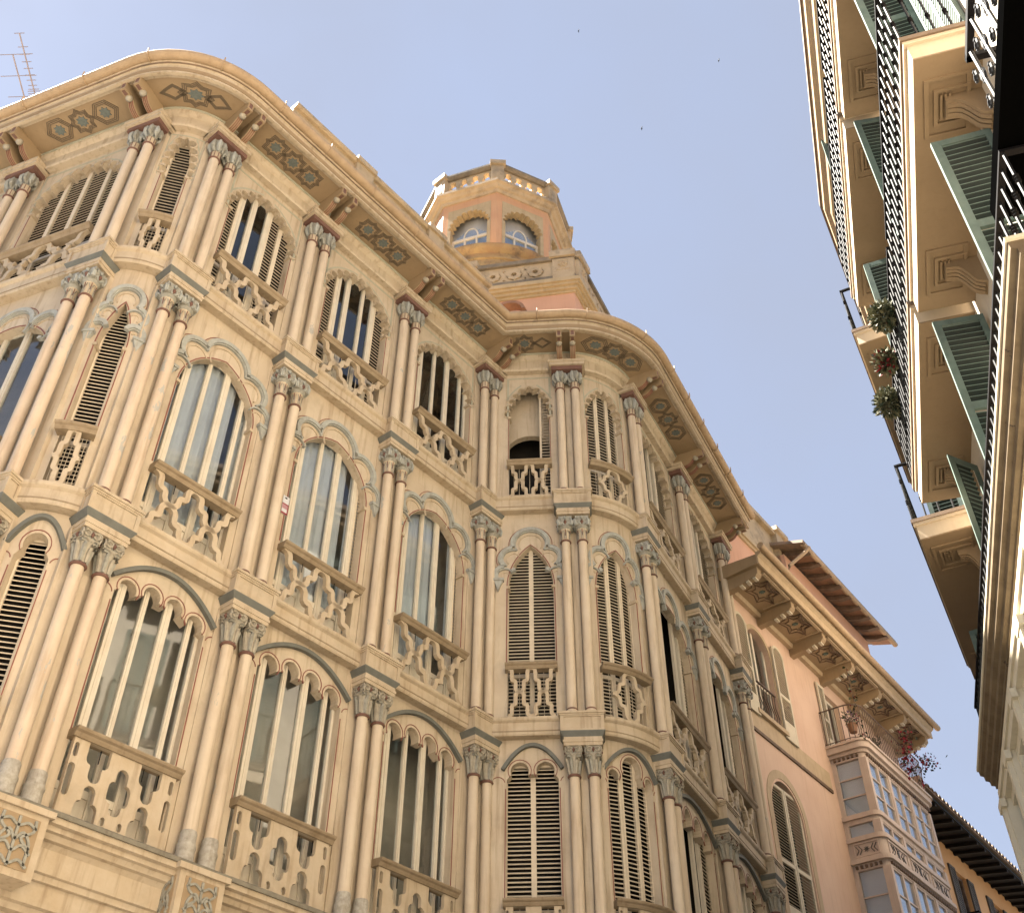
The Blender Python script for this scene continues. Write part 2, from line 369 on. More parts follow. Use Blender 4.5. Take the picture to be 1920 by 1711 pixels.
# stations of the facade line for the swept mouldings
def stations(i0, i1, ext0=0.0, ext1=0.0):
    pts = []
    for i in range(i0, i1):
        b = BAY[i]
        if b.curved:
            k = 14; pts += [Vector(b(-b.L/2+b.L*j/k, 0, 0)[:2]) for j in range(k)]
        else: pts.append(b.a.copy())
    pts.append(BAY[i1-1].b.copy())
    if ext0: pts[0] = pts[0]-(pts[1]-pts[0]).normalized()*ext0
    if ext1: pts[-1] = pts[-1]+(pts[-1]-pts[-2]).normalized()*ext1
    # merge collinear bays
    return pts
def sweep(prof, pts, closed_ends=True, caps=True):
    """prof [(h, z)...] carried along plan points with mitred corners"""
    mb = MB(); k = len(prof); c = len(pts)
    for i in range(c):
        d1 = (pts[i]-pts[i-1]).normalized() if i else None; d2 = (pts[i+1]-pts[i]).normalized() if i < c-1 else None
        d1 = d1 or d2; d2 = d2 or d1
        n1 = Vector((d1.y, -d1.x)); n2 = Vector((d2.y, -d2.x)); nm = (n1+n2); nm = nm/(1+n1.dot(n2))
        for h, z in prof:
            p = pts[i]+nm*h; mb.v.append((p.x, p.y, z))
    for i in range(c-1):
        for j in range(k-1):
            mb.f.append((i*k+j, (i+1)*k+j, (i+1)*k+j+1, i*k+j+1)); mb.m.append(0)
        if closed_ends:
            mb.f.append((i*k+k-1, (i+1)*k+k-1, (i+1)*k, i*k)); mb.m.append(0)
    if caps and closed_ends:
        mb.f.append(tuple(range(k))); mb.m.append(0); mb.f.append(tuple((c-1)*k+j for j in reversed(range(k)))); mb.m.append(0)
    return mb

house = thing('corner_building', (0.5, 17.0, 0.0), 'ornate cream corner building with paired columns, scalloped window arches and painted eaves', 'building')
WH = -0.13                                   # wall face behind the column axes
ST = stations(-1, 9, 1.5, 0.30)
FL = {'F': (5.78, 9.22), 'S': (9.22, 13.34), 'T': (13.34, 16.86)}
Z0 = {'F': 5.84, 'S': 9.30, 'T': 13.42}      # floor of the opening
RAIL = {'F': 6.68, 'S': 10.12, 'T': 14.16}   # handrail top

# ---------------------------------------------------------------- window arches
def arch_F(hw, n):
    zs, rise = 8.385, 0.13; p = 2*hw/n; r = 0.355*p; o = []; cen = []
    if n == 3: cells = [(-hw+.42*hw/2, .19*hw), (0, .42*hw), (hw-.42*hw/2, .19*hw)]
    else: cells = [(-hw+(i+.5)*p, r) for i in range(n)]
    zc = lambda u: zs+rise*(1-(u/hw)**2)
    last = -hw; o.append((-hw, zc(-hw)-.03))
    for u, rr in cells:
        c = zc(u)+ (rr*0.35 if n == 3 and u == 0 else 0); cen.append((u, c, rr)); o += arc(u, c, rr, 205, -25, 12)
    o.append((hw, zc(hw)-.03)); return o, cen
def arch_S(hw):
    zs, H = 11.60, 0.80; c = (H*H-hw*hw)/(2*hw); r = hw+c
    a = math.degrees(math.atan2(H, c)); left = arc(c, zs, r, 180, 180-a, 10)
    right = [(-x, z) for x, z in reversed(left)]
    return left+right[1:]
def base_T(hw, n=48):
    zs, H = 15.34, 0.74 if hw > .3 else 0.98; c = max(0.02, (H*H-hw*hw)/(2*hw)); r = hw+c; H = math.sqrt(r*r-c*c)
    a = math.degrees(math.atan2(H, c)); left = arc(c, zs, r, 180, 180-a, n//2)
    return left+[(-x, z) for x, z in reversed(left)][1:]
def resample(path, n):
    L = [0]
    for a, b in zip(path, path[1:]): L.append(L[-1]+math.dist(a, b))
    o = []; j = 0
    for i in range(n+1):
        s = L[-1]*i/n
        while j < len(L)-2 and L[j+1] < s: j += 1
        t = (s-L[j])/max(1e-9, L[j+1]-L[j]); a, b = path[j], path[j+1]; o.append((a[0]+(b[0]-a[0])*t, a[1]+(b[1]-a[1])*t))
    return o
def offset(path, d):
    o = []
    for i, p in enumerate(path):
        a, b = path[max(0, i-1)], path[min(len(path)-1, i+1)]; x, y = b[0]-a[0], b[1]-a[1]; l = math.hypot(x, y) or 1
        o.append((p[0]-y/l*d, p[1]+x/l*d))
    return o
def arch_T(hw):
    n = 13 if hw > .5 else 11; P = resample(base_T(hw), n); o = []
    for a, b in zip(P, P[1:]):
        mx, my = (a[0]+b[0])/2, (a[1]+b[1])/2; dx, dy = b[0]-a[0], b[1]-a[1]; l = math.hypot(dx, dy); nx, ny = -dy/l, dx/l
        for k in range(7):
            t = math.pi*k/6; o.append((mx-dx/2*math.cos(t)*0.97+nx*l*.66*math.sin(t), my-dy/2*math.cos(t)*.94+ny*l*.66*math.sin(t)))
    return o
NF = {0: 4, -1: 4, 1: 1, 2: 4, 3: 4, 4: 4, 5: 2, 6: 3, 7: 4, 8: 4}
OPEN = {}
for i, b in BAY.items():
    hw = HW[i]; OPEN['F', i], c = arch_F(hw, NF[i]); OPEN['Fc', i] = c
    OPEN['S', i] = arch_S(hw); OPEN['T', i] = arch_T(hw)
def arch_top(fl, i, u0, u1):
    return max([z for u, z in OPEN[fl, i] if u0-.02 <= u <= u1+.02] or [max(z for u, z in OPEN[fl, i])])+0.03

for i, b in BAY.items():
    for fl, (za, zb) in FL.items():
        e = b.L/2+(0.03 if i in (4, 5) else 0); a = OPEN[fl, i]; z0 = Z0[fl]; hw = HW[i]
        pts = [(-e, za), (-hw, za), (-hw, z0-.02)]+a+[(hw, z0-.02), (hw, za), (e, za), (e, zb), (-e, zb)]
        pts = [(-e, za), (-hw, za)]+a+[(hw, za), (e, za), (e, zb), (-e, zb)]
        build('wall', b.put(MB().poly(pts, (), WH, WH-0.14)), 'cream', house)

# ---------------------------------------------------------------- painted and raised ornament round the openings
def visible_arcs(circs, lim=11.35):
    out = []
    for k, (cx, cy, r) in enumerate(circs):
        cur = []
        for j in range(0, 73):
            a = 250-j*(320/72); x, y = cx+r*math.cos(R(a)), cy+r*math.sin(R(a))
            ok = all(math.hypot(x-c2[0], y-c2[1]) > c2[2]-1e-4 for q, c2 in enumerate(circs) if q != k)
            if k == 0 and y < cy-r*.55: ok = False
            if k > 0 and (y < cy-r*.80 or (x-cx)*(1 if cx > 0 else -1) < -r*.35 and y < cy+r*.3): ok = False
            if ok: cur.append((x, y))
            elif cur:
                if len(cur) > 3: out.append(cur)
                cur = []
        if len(cur) > 3: out.append(cur)
    return out
def lobes(hw):
    if hw > .5: k = hw/.63; return [(0, 12.36, .36), (-.47*k, 12.19, .25), (.47*k, 12.19, .25), (-.67*k, 11.85, .185), (.67*k, 11.85, .185)]
    if hw > .3: k = hw/.35; return [(0, 12.43, .29), (-.27*k, 12.14, .21), (.27*k, 12.14, .21), (-.40*k, 11.82, .16), (.40*k, 11.82, .16)]
    return [(0, 12.45, .235), (-.19, 12.16, .165), (.19, 12.16, .165), (-.255, 11.86, .13), (.255, 11.86, .13)]
for i, b in BAY.items():
    hw = HW[i]; e = b.L/2
    # second floor: grey lobed hood mould, red outline, pendants
    C = lobes(hw); hood = MB()
    for p in visible_arcs(C): hood.ribbon(p, .062, WH-.01, WH+.055)
    for p in visible_arcs([(x, y, r-.038) for x, y, r in C]): hood.ribbon(p, .022, WH-.01, WH+.035)
    for sx in (-1, 1):
        x, y, r = C[4]; x = sx*x; xo = x+sx*r*.62; zb = y-r*.80
        pe = MB().poly([(xo-.075, zb+.02), (xo+.075, zb+.02), (xo+sx*.01, zb-.19)], (), WH-.01, WH+.06)
        pe.poly([(xo-.085, zb-.0), (xo+.085, zb-.0), (xo+.085, zb+.045), (xo-.085, zb+.045)], (), WH-.01, WH+.075)
        build('pendant', b.put(pe), 'grey_blue', house)
    build('hood_mould', b.put(hood), 'grey_blue', house, 40)
    tr = MB()
    for p in visible_arcs([(x, y, r+.065) for x, y, r in C]): tr.ribbon(p, .011, WH-.01, WH+.006)
    A = OPEN['S', i]; tr.ribbon(offset([(-hw, 10.2)]+A+[(hw, 10.2)], .018), .016, WH-.01, WH+.007)
    rl = MB()
    for p in visible_arcs([(x, y, r-.10) for x, y, r in C]): rl.ribbon(p, .02, WH-.01, WH+.012)
    build('carved_ridge', b.put(rl), 'cream_trim', house)['kind'] = 'stuff'
    # first floor: teal segmental moulding, red scallop lines
    k = min(e-.30, hw+.26); te = [(-k+2*k*j/24, 8.85-.36*((-k+2*k*j/24)/k)**2) for j in range(25)]
    build('arch_mould', b.put(MB().ribbon(te, .05, WH-.01, WH+.06)), 'teal', house)
    for u, z, r in OPEN['Fc', i]: tr.ribbon(arc(u, z, r+.035, 212, -32, 14), .011, WH-.01, WH+.006)
    for sx in (-1, 1):
        tr.ribbon([(sx*(hw+.035+x), z) for x, z in arc(.085, 8.30, .095, 170, 0, 10)], .011, WH-.01, WH+.006)
        tr.ribbon([(sx*(hw+.016), 6.7), (sx*(hw+.016), 8.22)], .013, WH-.01, WH+.006)
        tr.ribbon([(sx*(hw+.014), 14.2), (sx*(hw+.014), 15.30)], .012, WH-.01, WH+.006)
    build('red_outline', b.put(tr), 'red_line', house)['kind'] = 'stuff'
    # top floor: grey-blue spandrel lines, plain raised archivolt
    sp = MB(); bt = resample(base_T(hw), 30)
    x1 = min(e-.33, hw+.16)
    if x1 > hw+.02:
        sp.ribbon([(-x1, 15.3), (-x1, 16.34), (x1, 16.34), (x1, 15.3)], .035, WH-.01, WH+.004)
    o1 = [p for p in offset(bt, .15) if abs(p[0]) < x1+.03 and p[1] < 16.33]
    if len(o1) > 3:
        lft = [p for p in o1 if p[0] < -.03]; rgt = [p for p in o1 if p[0] > .03]
        sp.ribbon(lft, .03, WH-.01, WH+.004); sp.ribbon(rgt, .03, WH-.01, WH+.004)
    build('spandrel_line', b.put(sp), 'pale_blue', house)['kind'] = 'stuff'
    av = MB(); P = arch_T(hw); big = offset(bt, .078)
    av.ribbon(offset(P, .016), .026, WH-.01, WH+.014)
    build('archivolt', b.put(av), 'cream_trim', house)
    # opening reveals: small imposts at the springing
    for sx in (-1, 1):
        im = MB()
        im.box(sx*hw-.03, sx*hw+.03, WH-.12, WH+.02, 11.56, 11.61)
        build('impost', b.put(im), 'cream_trim', house)
        build('impost', b.put(MB().box(sx*hw-.03, sx*hw+.035, WH-.12, WH+.02, 15.30, 15.35)), 'cream_trim', house)

# ---------------------------------------------------------------- swept mouldings
def sw(name, prof, m, i0=-1, i1=9, e0=1.5, e1=.3, smooth=False): return build(name, sweep(prof, stations(i0, i1, e0, e1)), m, house, smooth)
for za, zb in ((8.95, 9.22), (13.06, 13.34)):
    sw('string_course', [(WH-.01, za), (.0, za), (.012, za+.02), (.012, zb-.075), (.045, zb-.05), (.055, zb-.03), (.055, zb), (WH-.01, zb)], 'cream_trim')
    sw('panel_line', [(.008, za+.055), (.018, za+.055), (.018, za+.07), (.008, za+.07)], 'rail_wood')
sw('frieze', [(WH-.01, 16.44), (-.02, 16.44), (-.005, 16.47), (-.005, 16.50), (-.03, 16.52), (-.03, 16.70), (.0, 16.72), (.03, 16.76), (.05, 16.84), (WH-.01, 16.84)], 'cream')
sw('frieze_line', [(-.005, 16.80), (.055, 16.80), (.06, 16.835), (-.005, 16.835)], 'pale_blue')
# soffit, fascia, gutter, roof
sw('soffit', [(-.3, 16.85), (.66, 16.85), (.66, 16.93), (-.3, 16.93)], 'soffit')
sw('soffit_border', [(.54, 16.835), (.60, 16.835), (.60, 16.852), (.54, 16.852)], 'cream_trim')
sw('fascia', [(.60, 16.80), (.655, 16.80), (.66, 16.83), (.645, 16.86), (.655, 16.99), (.70, 17.02), (.72, 17.06), (.60, 17.06)], 'cream_trim')
gp = [(.755+.085*math.cos(R(a)), 17.115+.085*math.sin(R(a))) for a in range(180, 541, 30)]
sw('gutter', gp, 'gutter', smooth=50)
sw('roof', [(.70, 17.10), (-1.6, 17.70), (-1.6, 17.55), (.70, 17.0)], 'roof_tile')
# gutter brackets
gbm = MB().tube([(0, .67, 17.03)]+[(0, .755+.095*math.cos(R(a)), 17.115+.095*math.sin(R(a))) for a in range(200, 361, 20)]+[(0, .85, 17.20)], .011, 5).mesh('gutter_bracket', ['gutter'])
for i, b in BAY.items():
    n = max(2, int(b.L/.8))
    for k in range(n):
        u = -b.L/2+(k+.3)*b.L/n
        if i == 4 and u > .3: continue
        inst('gutter_bracket', gbm, house, b(u, 0, 0), b.ang(u)+math.pi, None).scale = (1, 1, 1)
# the bracket mesh is drawn with +y outward, so turn it to face out
for o in [o for o in house.children if o.name.startswith('gutter_bracket')]: o.rotation_euler.z -= 0
# lead ledge and coved underside below the first floor
sw('ledge', [(-.2, 5.80), (.17, 5.775), (.19, 5.76), (.19, 5.72), (-.2, 5.72)], 'lead')
sw('cornice', [(-.2, 5.725), (.165, 5.725), (.165, 5.665), (.12, 5.655), (.12, 5.61), (.085, 5.60), (.06, 5.555), (.02, 5.545), (-.01, 5.50), (-.02, 5.30), (-.05, 5.29), (-.06, 5.24), (-.10, 5.235), (-.115, 5.05), (-.16, 5.04), (-.175, 4.99), (-.26, 4.98), (-.26, 4.85), (-.4, 4.85)], 'cream_trim', smooth=30)
sw('wall', [(-.38, 4.86), (-.38, 0.0), (-.7, 0.0), (-.7, 4.86)], 'cream')

# ---------------------------------------------------------------- columns, capitals, pedestals
CR = 0.074
def column_mesh(z0, z1, kind):
    mb = MB(); r = CR
    mb.lathe([(r*1.03, z0+.02), (r, z0+.3), (r*.97, z1-.2), (r*.95, z1)], 14)
    return mb.mesh('column', [kind], 60)
def capital_mesh(kind):
    mb = MB(); r = CR
    if kind == 'F':
        mb.mi = 0; mb.lathe([(r*1.15, 8.285), (r*1.3, 8.30), (r*1.15, 8.32)], 14)                     # red ring (0)
        mb.mi = 1; mb.lathe([(r*.98, 8.32), (r*1.02, 8.46), (r*1.25, 8.54), (r*1.5, 8.60), (r*1.3, 8.61)], 16)
        for k in range(8):
            a = R(45*k+22); x, y = math.cos(a), math.sin(a)
            mb.mi = 2 if k % 2 else 1
            mb.tube([(x*r*1.0, y*r*1.0, 8.33), (x*r*1.10, y*r*1.10, 8.43), (x*r*1.25, y*r*1.25, 8.50), (x*r*1.62, y*r*1.62, 8.555), (x*r*1.55, y*r*1.55, 8.53)], [.018, .026, .026, .018, .008], 5)
        mb.mi = 2; mb.box(-.095, .095, -.095, .095, 8.56, 8.76)
        mb.mi = 1; mb.box(-.118, .118, -.118, .118, 8.735, 8.762)
        for s in range(4):
            c, q = math.cos(R(90*s)), math.sin(R(90*s)); T = lambda x, y, z: (x*c-y*q, x*q+y*c, z)
            o = MB(); o.mi = 1
            for sx in (-1, 1):
                o.tube([(sx*.055+.036*math.cos(R(a)), -.10-.006*(a/360), 8.665+.036*math.sin(R(a))) for a in range(0, 361, 40)], .0115, 5)
                o.tube([(sx*.058+.017*math.cos(R(a)), -.104, 8.66+.017*math.sin(R(a))) for a in range(0, 361, 60)], .008, 4)
                o.tube([(sx*.01, -.10, 8.73), (sx*.05, -.112, 8.722), (sx*.10, -.112, 8.70), (sx*.118, -.108, 8.64), (sx*.10, -.10, 8.59)], .011, 4)
                o.tube([(sx*.01, -.10, 8.57), (sx*.05, -.115, 8.60), (sx*.09, -.11, 8.59)], .010, 4)
            o.mi = 3; o.tube([(0, -.104, 8.62), (0, -.116, 8.655), (0, -.104, 8.70)], [.004, .022, .004], 6)
            mb.add(o, T)
        mb.f, mb.m = mb.f, mb.m
        return mb.mesh('capital', ['red', 'capital_white', 'capital_grey', 'red'], 40)
    if kind == 'S':
        mb.mi = 0; mb.lathe([(r*1.1, 12.315), (r*1.26, 12.33), (r*1.1, 12.35)], 14)
        mb.mi = 1; mb.lathe([(r*.98, 12.35), (r*.98, 12.50), (r*1.22, 12.55), (r*1.25, 12.57)], 14)
        for k in range(6):
            a = R(60*k+30); x, y = math.cos(a), math.sin(a); tx, ty = -y, x
            for s in (-1, 1):
                mb.mi = 2; mb.tube([((x+s*.16*tx)*r*1.0, (y+s*.16*ty)*r*1.0, 12.37), ((x+s*.18*tx)*r*1.0, (y+s*.18*ty)*r*1.0, 12.48), ((x+s*.42*tx)*r*1.06, (y+s*.42*ty)*r*1.06, 12.53)], .007, 4)
            mb.mi = 0; mb.tube([(x*r*1.0, y*r*1.0, 12.43), (x*r*1.16, y*r*1.16, 12.545)], .007, 4)
        mb.mi = 2; mb.lathe([(r*1.2, 12.555), (r*1.58, 12.60), (r*1.5, 12.63)], 12)
        mb.box(-.112, .112, -.112, .112, 12.61, 12.80)
        for s in range(4):
            c, q = math.cos(R(90*s)), math.sin(R(90*s)); T = lambda x, y, z: (x*c-y*q, x*q+y*c, z)
            o = MB(); o.mi = 3
            for sx in (-1, 1):
                o.tube([(sx*.095, -.115, 12.62), (sx*.108, -.122, 12.70), (sx*.085, -.122, 12.75), (sx*.06, -.118, 12.72)], [.014, .018, .014, .006], 5)
                o.tube([(sx*.02, -.115, 12.615), (sx*.05, -.128, 12.65), (sx*.075, -.118, 12.62)], [.012, .016, .006], 5)
            o.tube([(0, -.115, 12.73), (0, -.13, 12.765), (0, -.118, 12.795)], [.02, .026, .008], 6)
            o.mi = 0; o.tube([(0, -.113, 12.63), (0, -.126, 12.675), (0, -.113, 12.72)], [.006, .028, .006], 4)
            mb.add(o, T)
        return mb.mesh('capital', ['red', 'cream_trim', 'capital_grey', 'grey_blue'], 40)
    mb.mi = 0; mb.lathe([(r*1.08, 15.825), (r*1.26, 15.84), (r*1.08, 15.86)], 14)
    mb.mi = 1; mb.lathe([(r*.97, 15.86), (r*1.0, 16.0), (r*1.12, 16.04)], 14)
    for k in range(8):
        a = R(45*k); x, y = math.cos(a), math.sin(a)
        mb.mi = 0; mb.tube([(x*r*.99, y*r*.99, 15.88), (x*r*1.02, y*r*1.02, 16.0)], .007, 4)
    mb.mi = 2; mb.lathe([(r*1.0, 15.99), (r*1.35, 16.08), (r*1.5, 16.24), (r*1.3, 16.27)], 12)
    for k in range(8):
        a = R(45*k+22); x, y = math.cos(a), math.sin(a)
        mb.mi = 3 if k % 2 else 2
        mb.tube([(x*r*1.1, y*r*1.1, 16.00), (x*r*1.55, y*r*1.55, 16.08), (x*r*1.68, y*r*1.68, 16.16), (x*r*1.45, y*r*1.45, 16.25)], [.022, .036, .036, .02], 6)
    return mb.mesh('capital', ['red', 'cream_trim', 'capital_grey', 'grey_blue'], 40)
def base_mesh(fl):
    mb = MB(); r = CR
    if fl == 'F':
        mb.lathe([(r*1.42, 5.77), (r*1.42, 5.80), (r*1.32, 5.84), (r*1.28, 5.93), (r*1.36, 5.95), (r*1.36, 5.975), (r*1.18, 6.0), (r*1.18, 6.10), (r*1.06, 6.12)], 14)
        return mb.mesh('base', ['base_grey'], 40)
    z = FL[fl][0]
    mb.lathe([(r*1.16, z-.005), (r*1.22, z+.04), (r*1.1, z+.085), (r*1.0, z+.12)], 14)
    mb.mi = 1; mb.lathe([(r*1.08, z+.085), (r*1.16, z+.098), (r*1.04, z+.115)], 14)
    return mb.mesh('base', ['cream_col', 'red'], 40)
CZ = {'F': (5.80, 8.29), 'S': (9.22, 12.33), 'T': (13.34, 15.85)}
cm = {f: column_mesh(*CZ[f], 'cream_col') for f in CZ}; cmw = {f: column_mesh(*CZ[f], 'cream_worn') for f in CZ}; capm = {f: capital_mesh(f) for f in CZ}; bsm = {f: base_mesh(f) for f in CZ}
def pier_mesh(fl):
    z0, z1 = {'F': (5.72, 8.80), 'S': (9.22, 12.85), 'T': (13.34, 16.48)}[fl]
    return MB().box(-.285, .285, .112, .30, z0, z1).box(-.05, .05, .075, .13, z0, z1-.5).mesh('pilaster', ['cream'])
pm = {f: pier_mesh(f) for f in CZ}
def pedestal_mesh(zt):
    o = MB(); z = zt                       # local: x along the wall, y inward (outward = -y)
    o.mi = 0
    o.box(-.335, .335, -.175, .25, z-.03, z+.004); o.box(-.32, .32, -.16, .25, z-.055, z-.03)
    o.box(-.295, .295, -.135, .25, z-.29, z-.055)
    for a, b2, c, d in ((-.295, .295, z-.075, z-.055), (-.295, .295, z-.29, z-.262), (-.295, -.262, z-.262, z-.075), (.262, .295, z-.262, z-.075)):
        o.box(a, b2, -.15, -.13, c, d)
    for sx in (-1, 1):
        for a, b2, c, d in ((-.15, .05, z-.075, z-.055), (-.15, .05, z-.29, z-.262), (-.15, -.118, z-.262, z-.075), (0, .05, z-.262, z-.075)):
            o.box(min(sx*.295, sx*.31), max(sx*.295, sx*.31), a, b2, c, d)
    o.mi = 2; o.box(-.262, .262, -.137, -.1, z-.262, z-.255)
    o.mi = 1; n = len(o.v)
    for (x, y, zz) in ((.315, .158, z-.292), (.315, .158, z-.305), (.275, .122, z-.37), (.275, .122, z-.378)):
        o.v += [(-x, -y, zz), (x, -y, zz), (x, .25, zz), (-x, .25, zz)]
    for k in range(3):
        for q in range(4): o.f.append((n+4*k+q, n+4*k+(q+1) % 4, n+4*k+4+(q+1) % 4, n+4*k+4+q)); o.m.append(1)
    o.f.append((n, n+1, n+2, n+3)); o.m.append(1); o.f.append((n+12, n+13, n+14, n+15)); o.m.append(1)
    o.mi = 0; o.box(-.268, .268, -.125, .25, z-.505, z-.376); o.box(-.28, .28, -.135, .25, z-.455, z-.42)
    return o.mesh('pedestal', ['cream_trim', 'teal', 'rail_wood'])
pedm = {'T': pedestal_mesh(13.34), 'S': pedestal_mesh(9.22)}
ab = MB(); ab.box(-.34, .34, -.185, .25, 16.44, 16.505).box(-.325, .325, -.17, .25, 16.37, 16.44); ab.mi = 1; ab.box(-.285, .285, -.13, .25, 16.28, 16.372)
abm = ab.mesh('abacus', ['cream_trim', 'red'])
# console pair under the eave
cp = MB()
prof = smoothline([(-.02, 16.50), (.16, 16.50), (.25, 16.515), (.33, 16.56), (.385, 16.63)], 4)+[(.40, 16.68), (.47, 16.68), (.47, 16.65), (.61, 16.65), (.61, 16.848), (-.02, 16.848)]
AXS = lambda a, b, t: (t, -a, b)
cp.mi = 0; cp.poly(prof, (), -.05, .05, AXS)
cp.mi = 1
for k, t in enumerate((-.03, 0, .03)):
    cp.ribbon([(p[0]+.004, p[1]-.003) for p in prof[2:17]], .012, t-.004, t+.004, AXS)
cp.mi = 2; cp.box(-.026, .026, -.585, -.50, 16.646, 16.66); cp.box(-.026, .026, -.614, -.60, 16.69, 16.80)
cp.mi = 3; cp.ball((0, -.435, 16.655), .058, 10, 6)
cpm = cp.mesh('eave_bracket', ['soffit', 'red_line', 'red', 'capital_white'], 35)
gr = MB()                                     # pierced grille block under each first-floor pier
gr.mi = 0
gr.box(-.27, .27, -.20, .2, 5.10, 5.70); gr.box(-.31, .31, -.235, .2, 5.665, 5.722)
gr.mi = 1
def strap(o, T, m):
    P = [[(-.13, 5.20), (-.13, 5.38), (-.06, 5.47), (0, 5.40), (.06, 5.47), (.13, 5.38), (.13, 5.20)], [(-.16, 5.30), (-.07, 5.36), (0, 5.30), (.07, 5.36), (.16, 5.30)], [(-.16, 5.52), (-.08, 5.56), (0, 5.52), (.08, 5.56), (.16, 5.52)], [(0, 5.17), (0, 5.6)],
         [(-.16, 5.19), (-.08, 5.24), (0, 5.19), (.08, 5.24), (.16, 5.19)], [(-.14, 5.6), (-.14, 5.5), (-.05, 5.42), (-.14, 5.34)], [(.14, 5.6), (.14, 5.5), (.05, 5.42), (.14, 5.34)]]
    s = MB()
    for p in P: s.ribbon(smoothline(p, 4) if len(p) > 2 else p, .022, .0, .02, lambda a, b, t: (a, -t, b))
    o.add(s, T, m)
strap(gr, lambda x, y, z: (x*1.1, y-.205, z), 1)
for sx in (-1, 1): strap(gr, lambda x, y, z, sx=sx: (sx*(.275-y), x*.8+.0, z), 1)
gr.mi = 2; gr.box(-.20, .20, -.206, -.19, 5.165, 5.615)
for sx in (-1, 1): gr.box(min(sx*.268, sx*.276), max(sx*.268, sx*.276), -.15, .15, 5.165, 5.615)
grm = gr.mesh('grille_block', ['cream_trim', 'capital_grey', 'soffit'])
for i, p in enumerate(PIER):
    a = R(PANG[i]); d, n = fdir(PANG[i])
    for fl in 'FST':
        inst('pilaster', pm[fl], house, (p.x, p.y, 0), a)
        for s in (-1, 1):
            q = p+d*(s*.136)
            c = inst('column', cmw[fl] if i in (1, 2) and fl in 'FS' else cm[fl], house, (q.x, q.y, 0), a); sub('capital', capm[fl], c); sub('base', bsm[fl], c)
    for fl in 'ST': inst('pedestal', pedm[fl], house, (p.x, p.y, 0), a)
    inst('abacus', abm, house, (p.x, p.y, 0), a)
    for s in (-1, 1):
        q = p+d*(s*.125); inst('eave_bracket', cpm, house, (q.x, q.y, 0), a)
    inst('grille_block', grm, house, (p.x, p.y, 0), a)

# enclosed body of the building behind the front rooms
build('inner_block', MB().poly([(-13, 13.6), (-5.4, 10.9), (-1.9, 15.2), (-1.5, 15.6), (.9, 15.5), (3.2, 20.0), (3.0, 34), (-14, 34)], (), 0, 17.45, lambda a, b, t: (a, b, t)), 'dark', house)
# ---------------------------------------------------------------- soffit stencils
SOF = lambda a, b, t: (a, b, 16.848-t)
def star8(cx, cy, r, ri, sq=1.0, rot=0.0, n=8):
    return [(cx+(r if k % 2 == 0 else ri)*math.cos(math.pi*k/n+rot), cy+sq*(r if k % 2 == 0 else ri)*math.sin(math.pi*k/n+rot)) for k in range(2*n)]
def hexa(cx, cy, rx, ry): return [(cx-rx, cy), (cx-rx*.45, cy+ry), (cx+rx*.45, cy+ry), (cx+rx, cy), (cx+rx*.45, cy-ry), (cx-rx*.45, cy-ry)]
def crossq(cx, cy, r):
    k = r*.78; e = r*.22
    return [(cx-k, cy-k), (cx-e, cy-k), (cx, cy-r), (cx+e, cy-k), (cx+k, cy-k), (cx+k, cy-e), (cx+r, cy), (cx+k, cy+e), (cx+k, cy+k), (cx+e, cy+k), (cx, cy+r), (cx-e, cy+k), (cx-k, cy+k), (cx-k, cy+e), (cx-r, cy), (cx-k, cy-e)]
for i, b in BAY.items():
    if i == -1: kinds = []
    elif i in (0, 7, 8, 6): kinds = [('h', -.43), ('s', 0), ('h', .43)]
    elif i == 1: kinds = [('d', -.26), ('s', 0), ('d', .26)]
    elif i == 5: kinds = [('s', -.05), ('d', .28)]
    else: kinds = [('q', -.36), ('s', 0), ('q', .36)]
    if i == 6: kinds = [('h', -.34), ('s', 0), ('h', .34)]
    hc = .295
    for kd, u in kinds:
        ln = MB()
        for s in (1.0, .86, .72):
            if kd == 's': p = star8(u, hc, .215*s, .165*s)
            elif kd == 'h': p = hexa(u, hc, .235*s, .185*s)
            elif kd == 'd': p = [(u-.17*s, hc), (u, hc+.13*s), (u+.17*s, hc), (u, hc-.13*s)]
            else: p = crossq(u, hc, .20*s)
            ln.ribbon(p, .012, -.002, .006, SOF, closed=True)
        so_ = build('soffit_stencil', b.put(ln), 'stencil', house)
        if kd != 'd': build('soffit_star', b.put(MB().poly(star8(u, hc, .098, .066), (), -.002, .008, SOF)), 'blue_star', so_)

# ---------------------------------------------------------------- balustrades
def wave(p, H, r, z, steps=1, q=.045):
    """stepped ogee from a peak (0, z+H) to a trough (p, z)"""
    o = arc(0, z+H-r, r, 90, 0, 6); x = r; m = z+H/2; gap = (p-2*r)/steps; dz = (H-2*r)/(steps+.6)
    for k in range(steps):
        zc = z+H/2+dz*((steps-1)/2-k); g = min(q, gap/2)
        o += [(x, zc+g)]+arc(x+g, zc+g*.6, g, 180, 270, 3)[1:]+arc(x+gap-g, zc-g*1.4, g, 90, 0, 3); x += gap
    return o+arc(p, z+r, r, 180, 270, 6)
def lattice(hw, z0, z1, cells, steps=1, rf=.34):
    P = []; p = hw/cells; H = (z1-z0)/2; r = p*rf
    for row in (0, 1):
        z = z0+H*(1-row); line = []
        base = wave(p, H, r, z, steps)
        for k in range(-cells, cells):
            up = ((k+cells+row) % 2 == 1)
            seg = [(k*p+x, zz) for x, zz in base] if not up else [((k+1)*p-x, zz) for x, zz in reversed(base)]
            line += seg if not line else seg[1:]
        P.append(line)
    return P
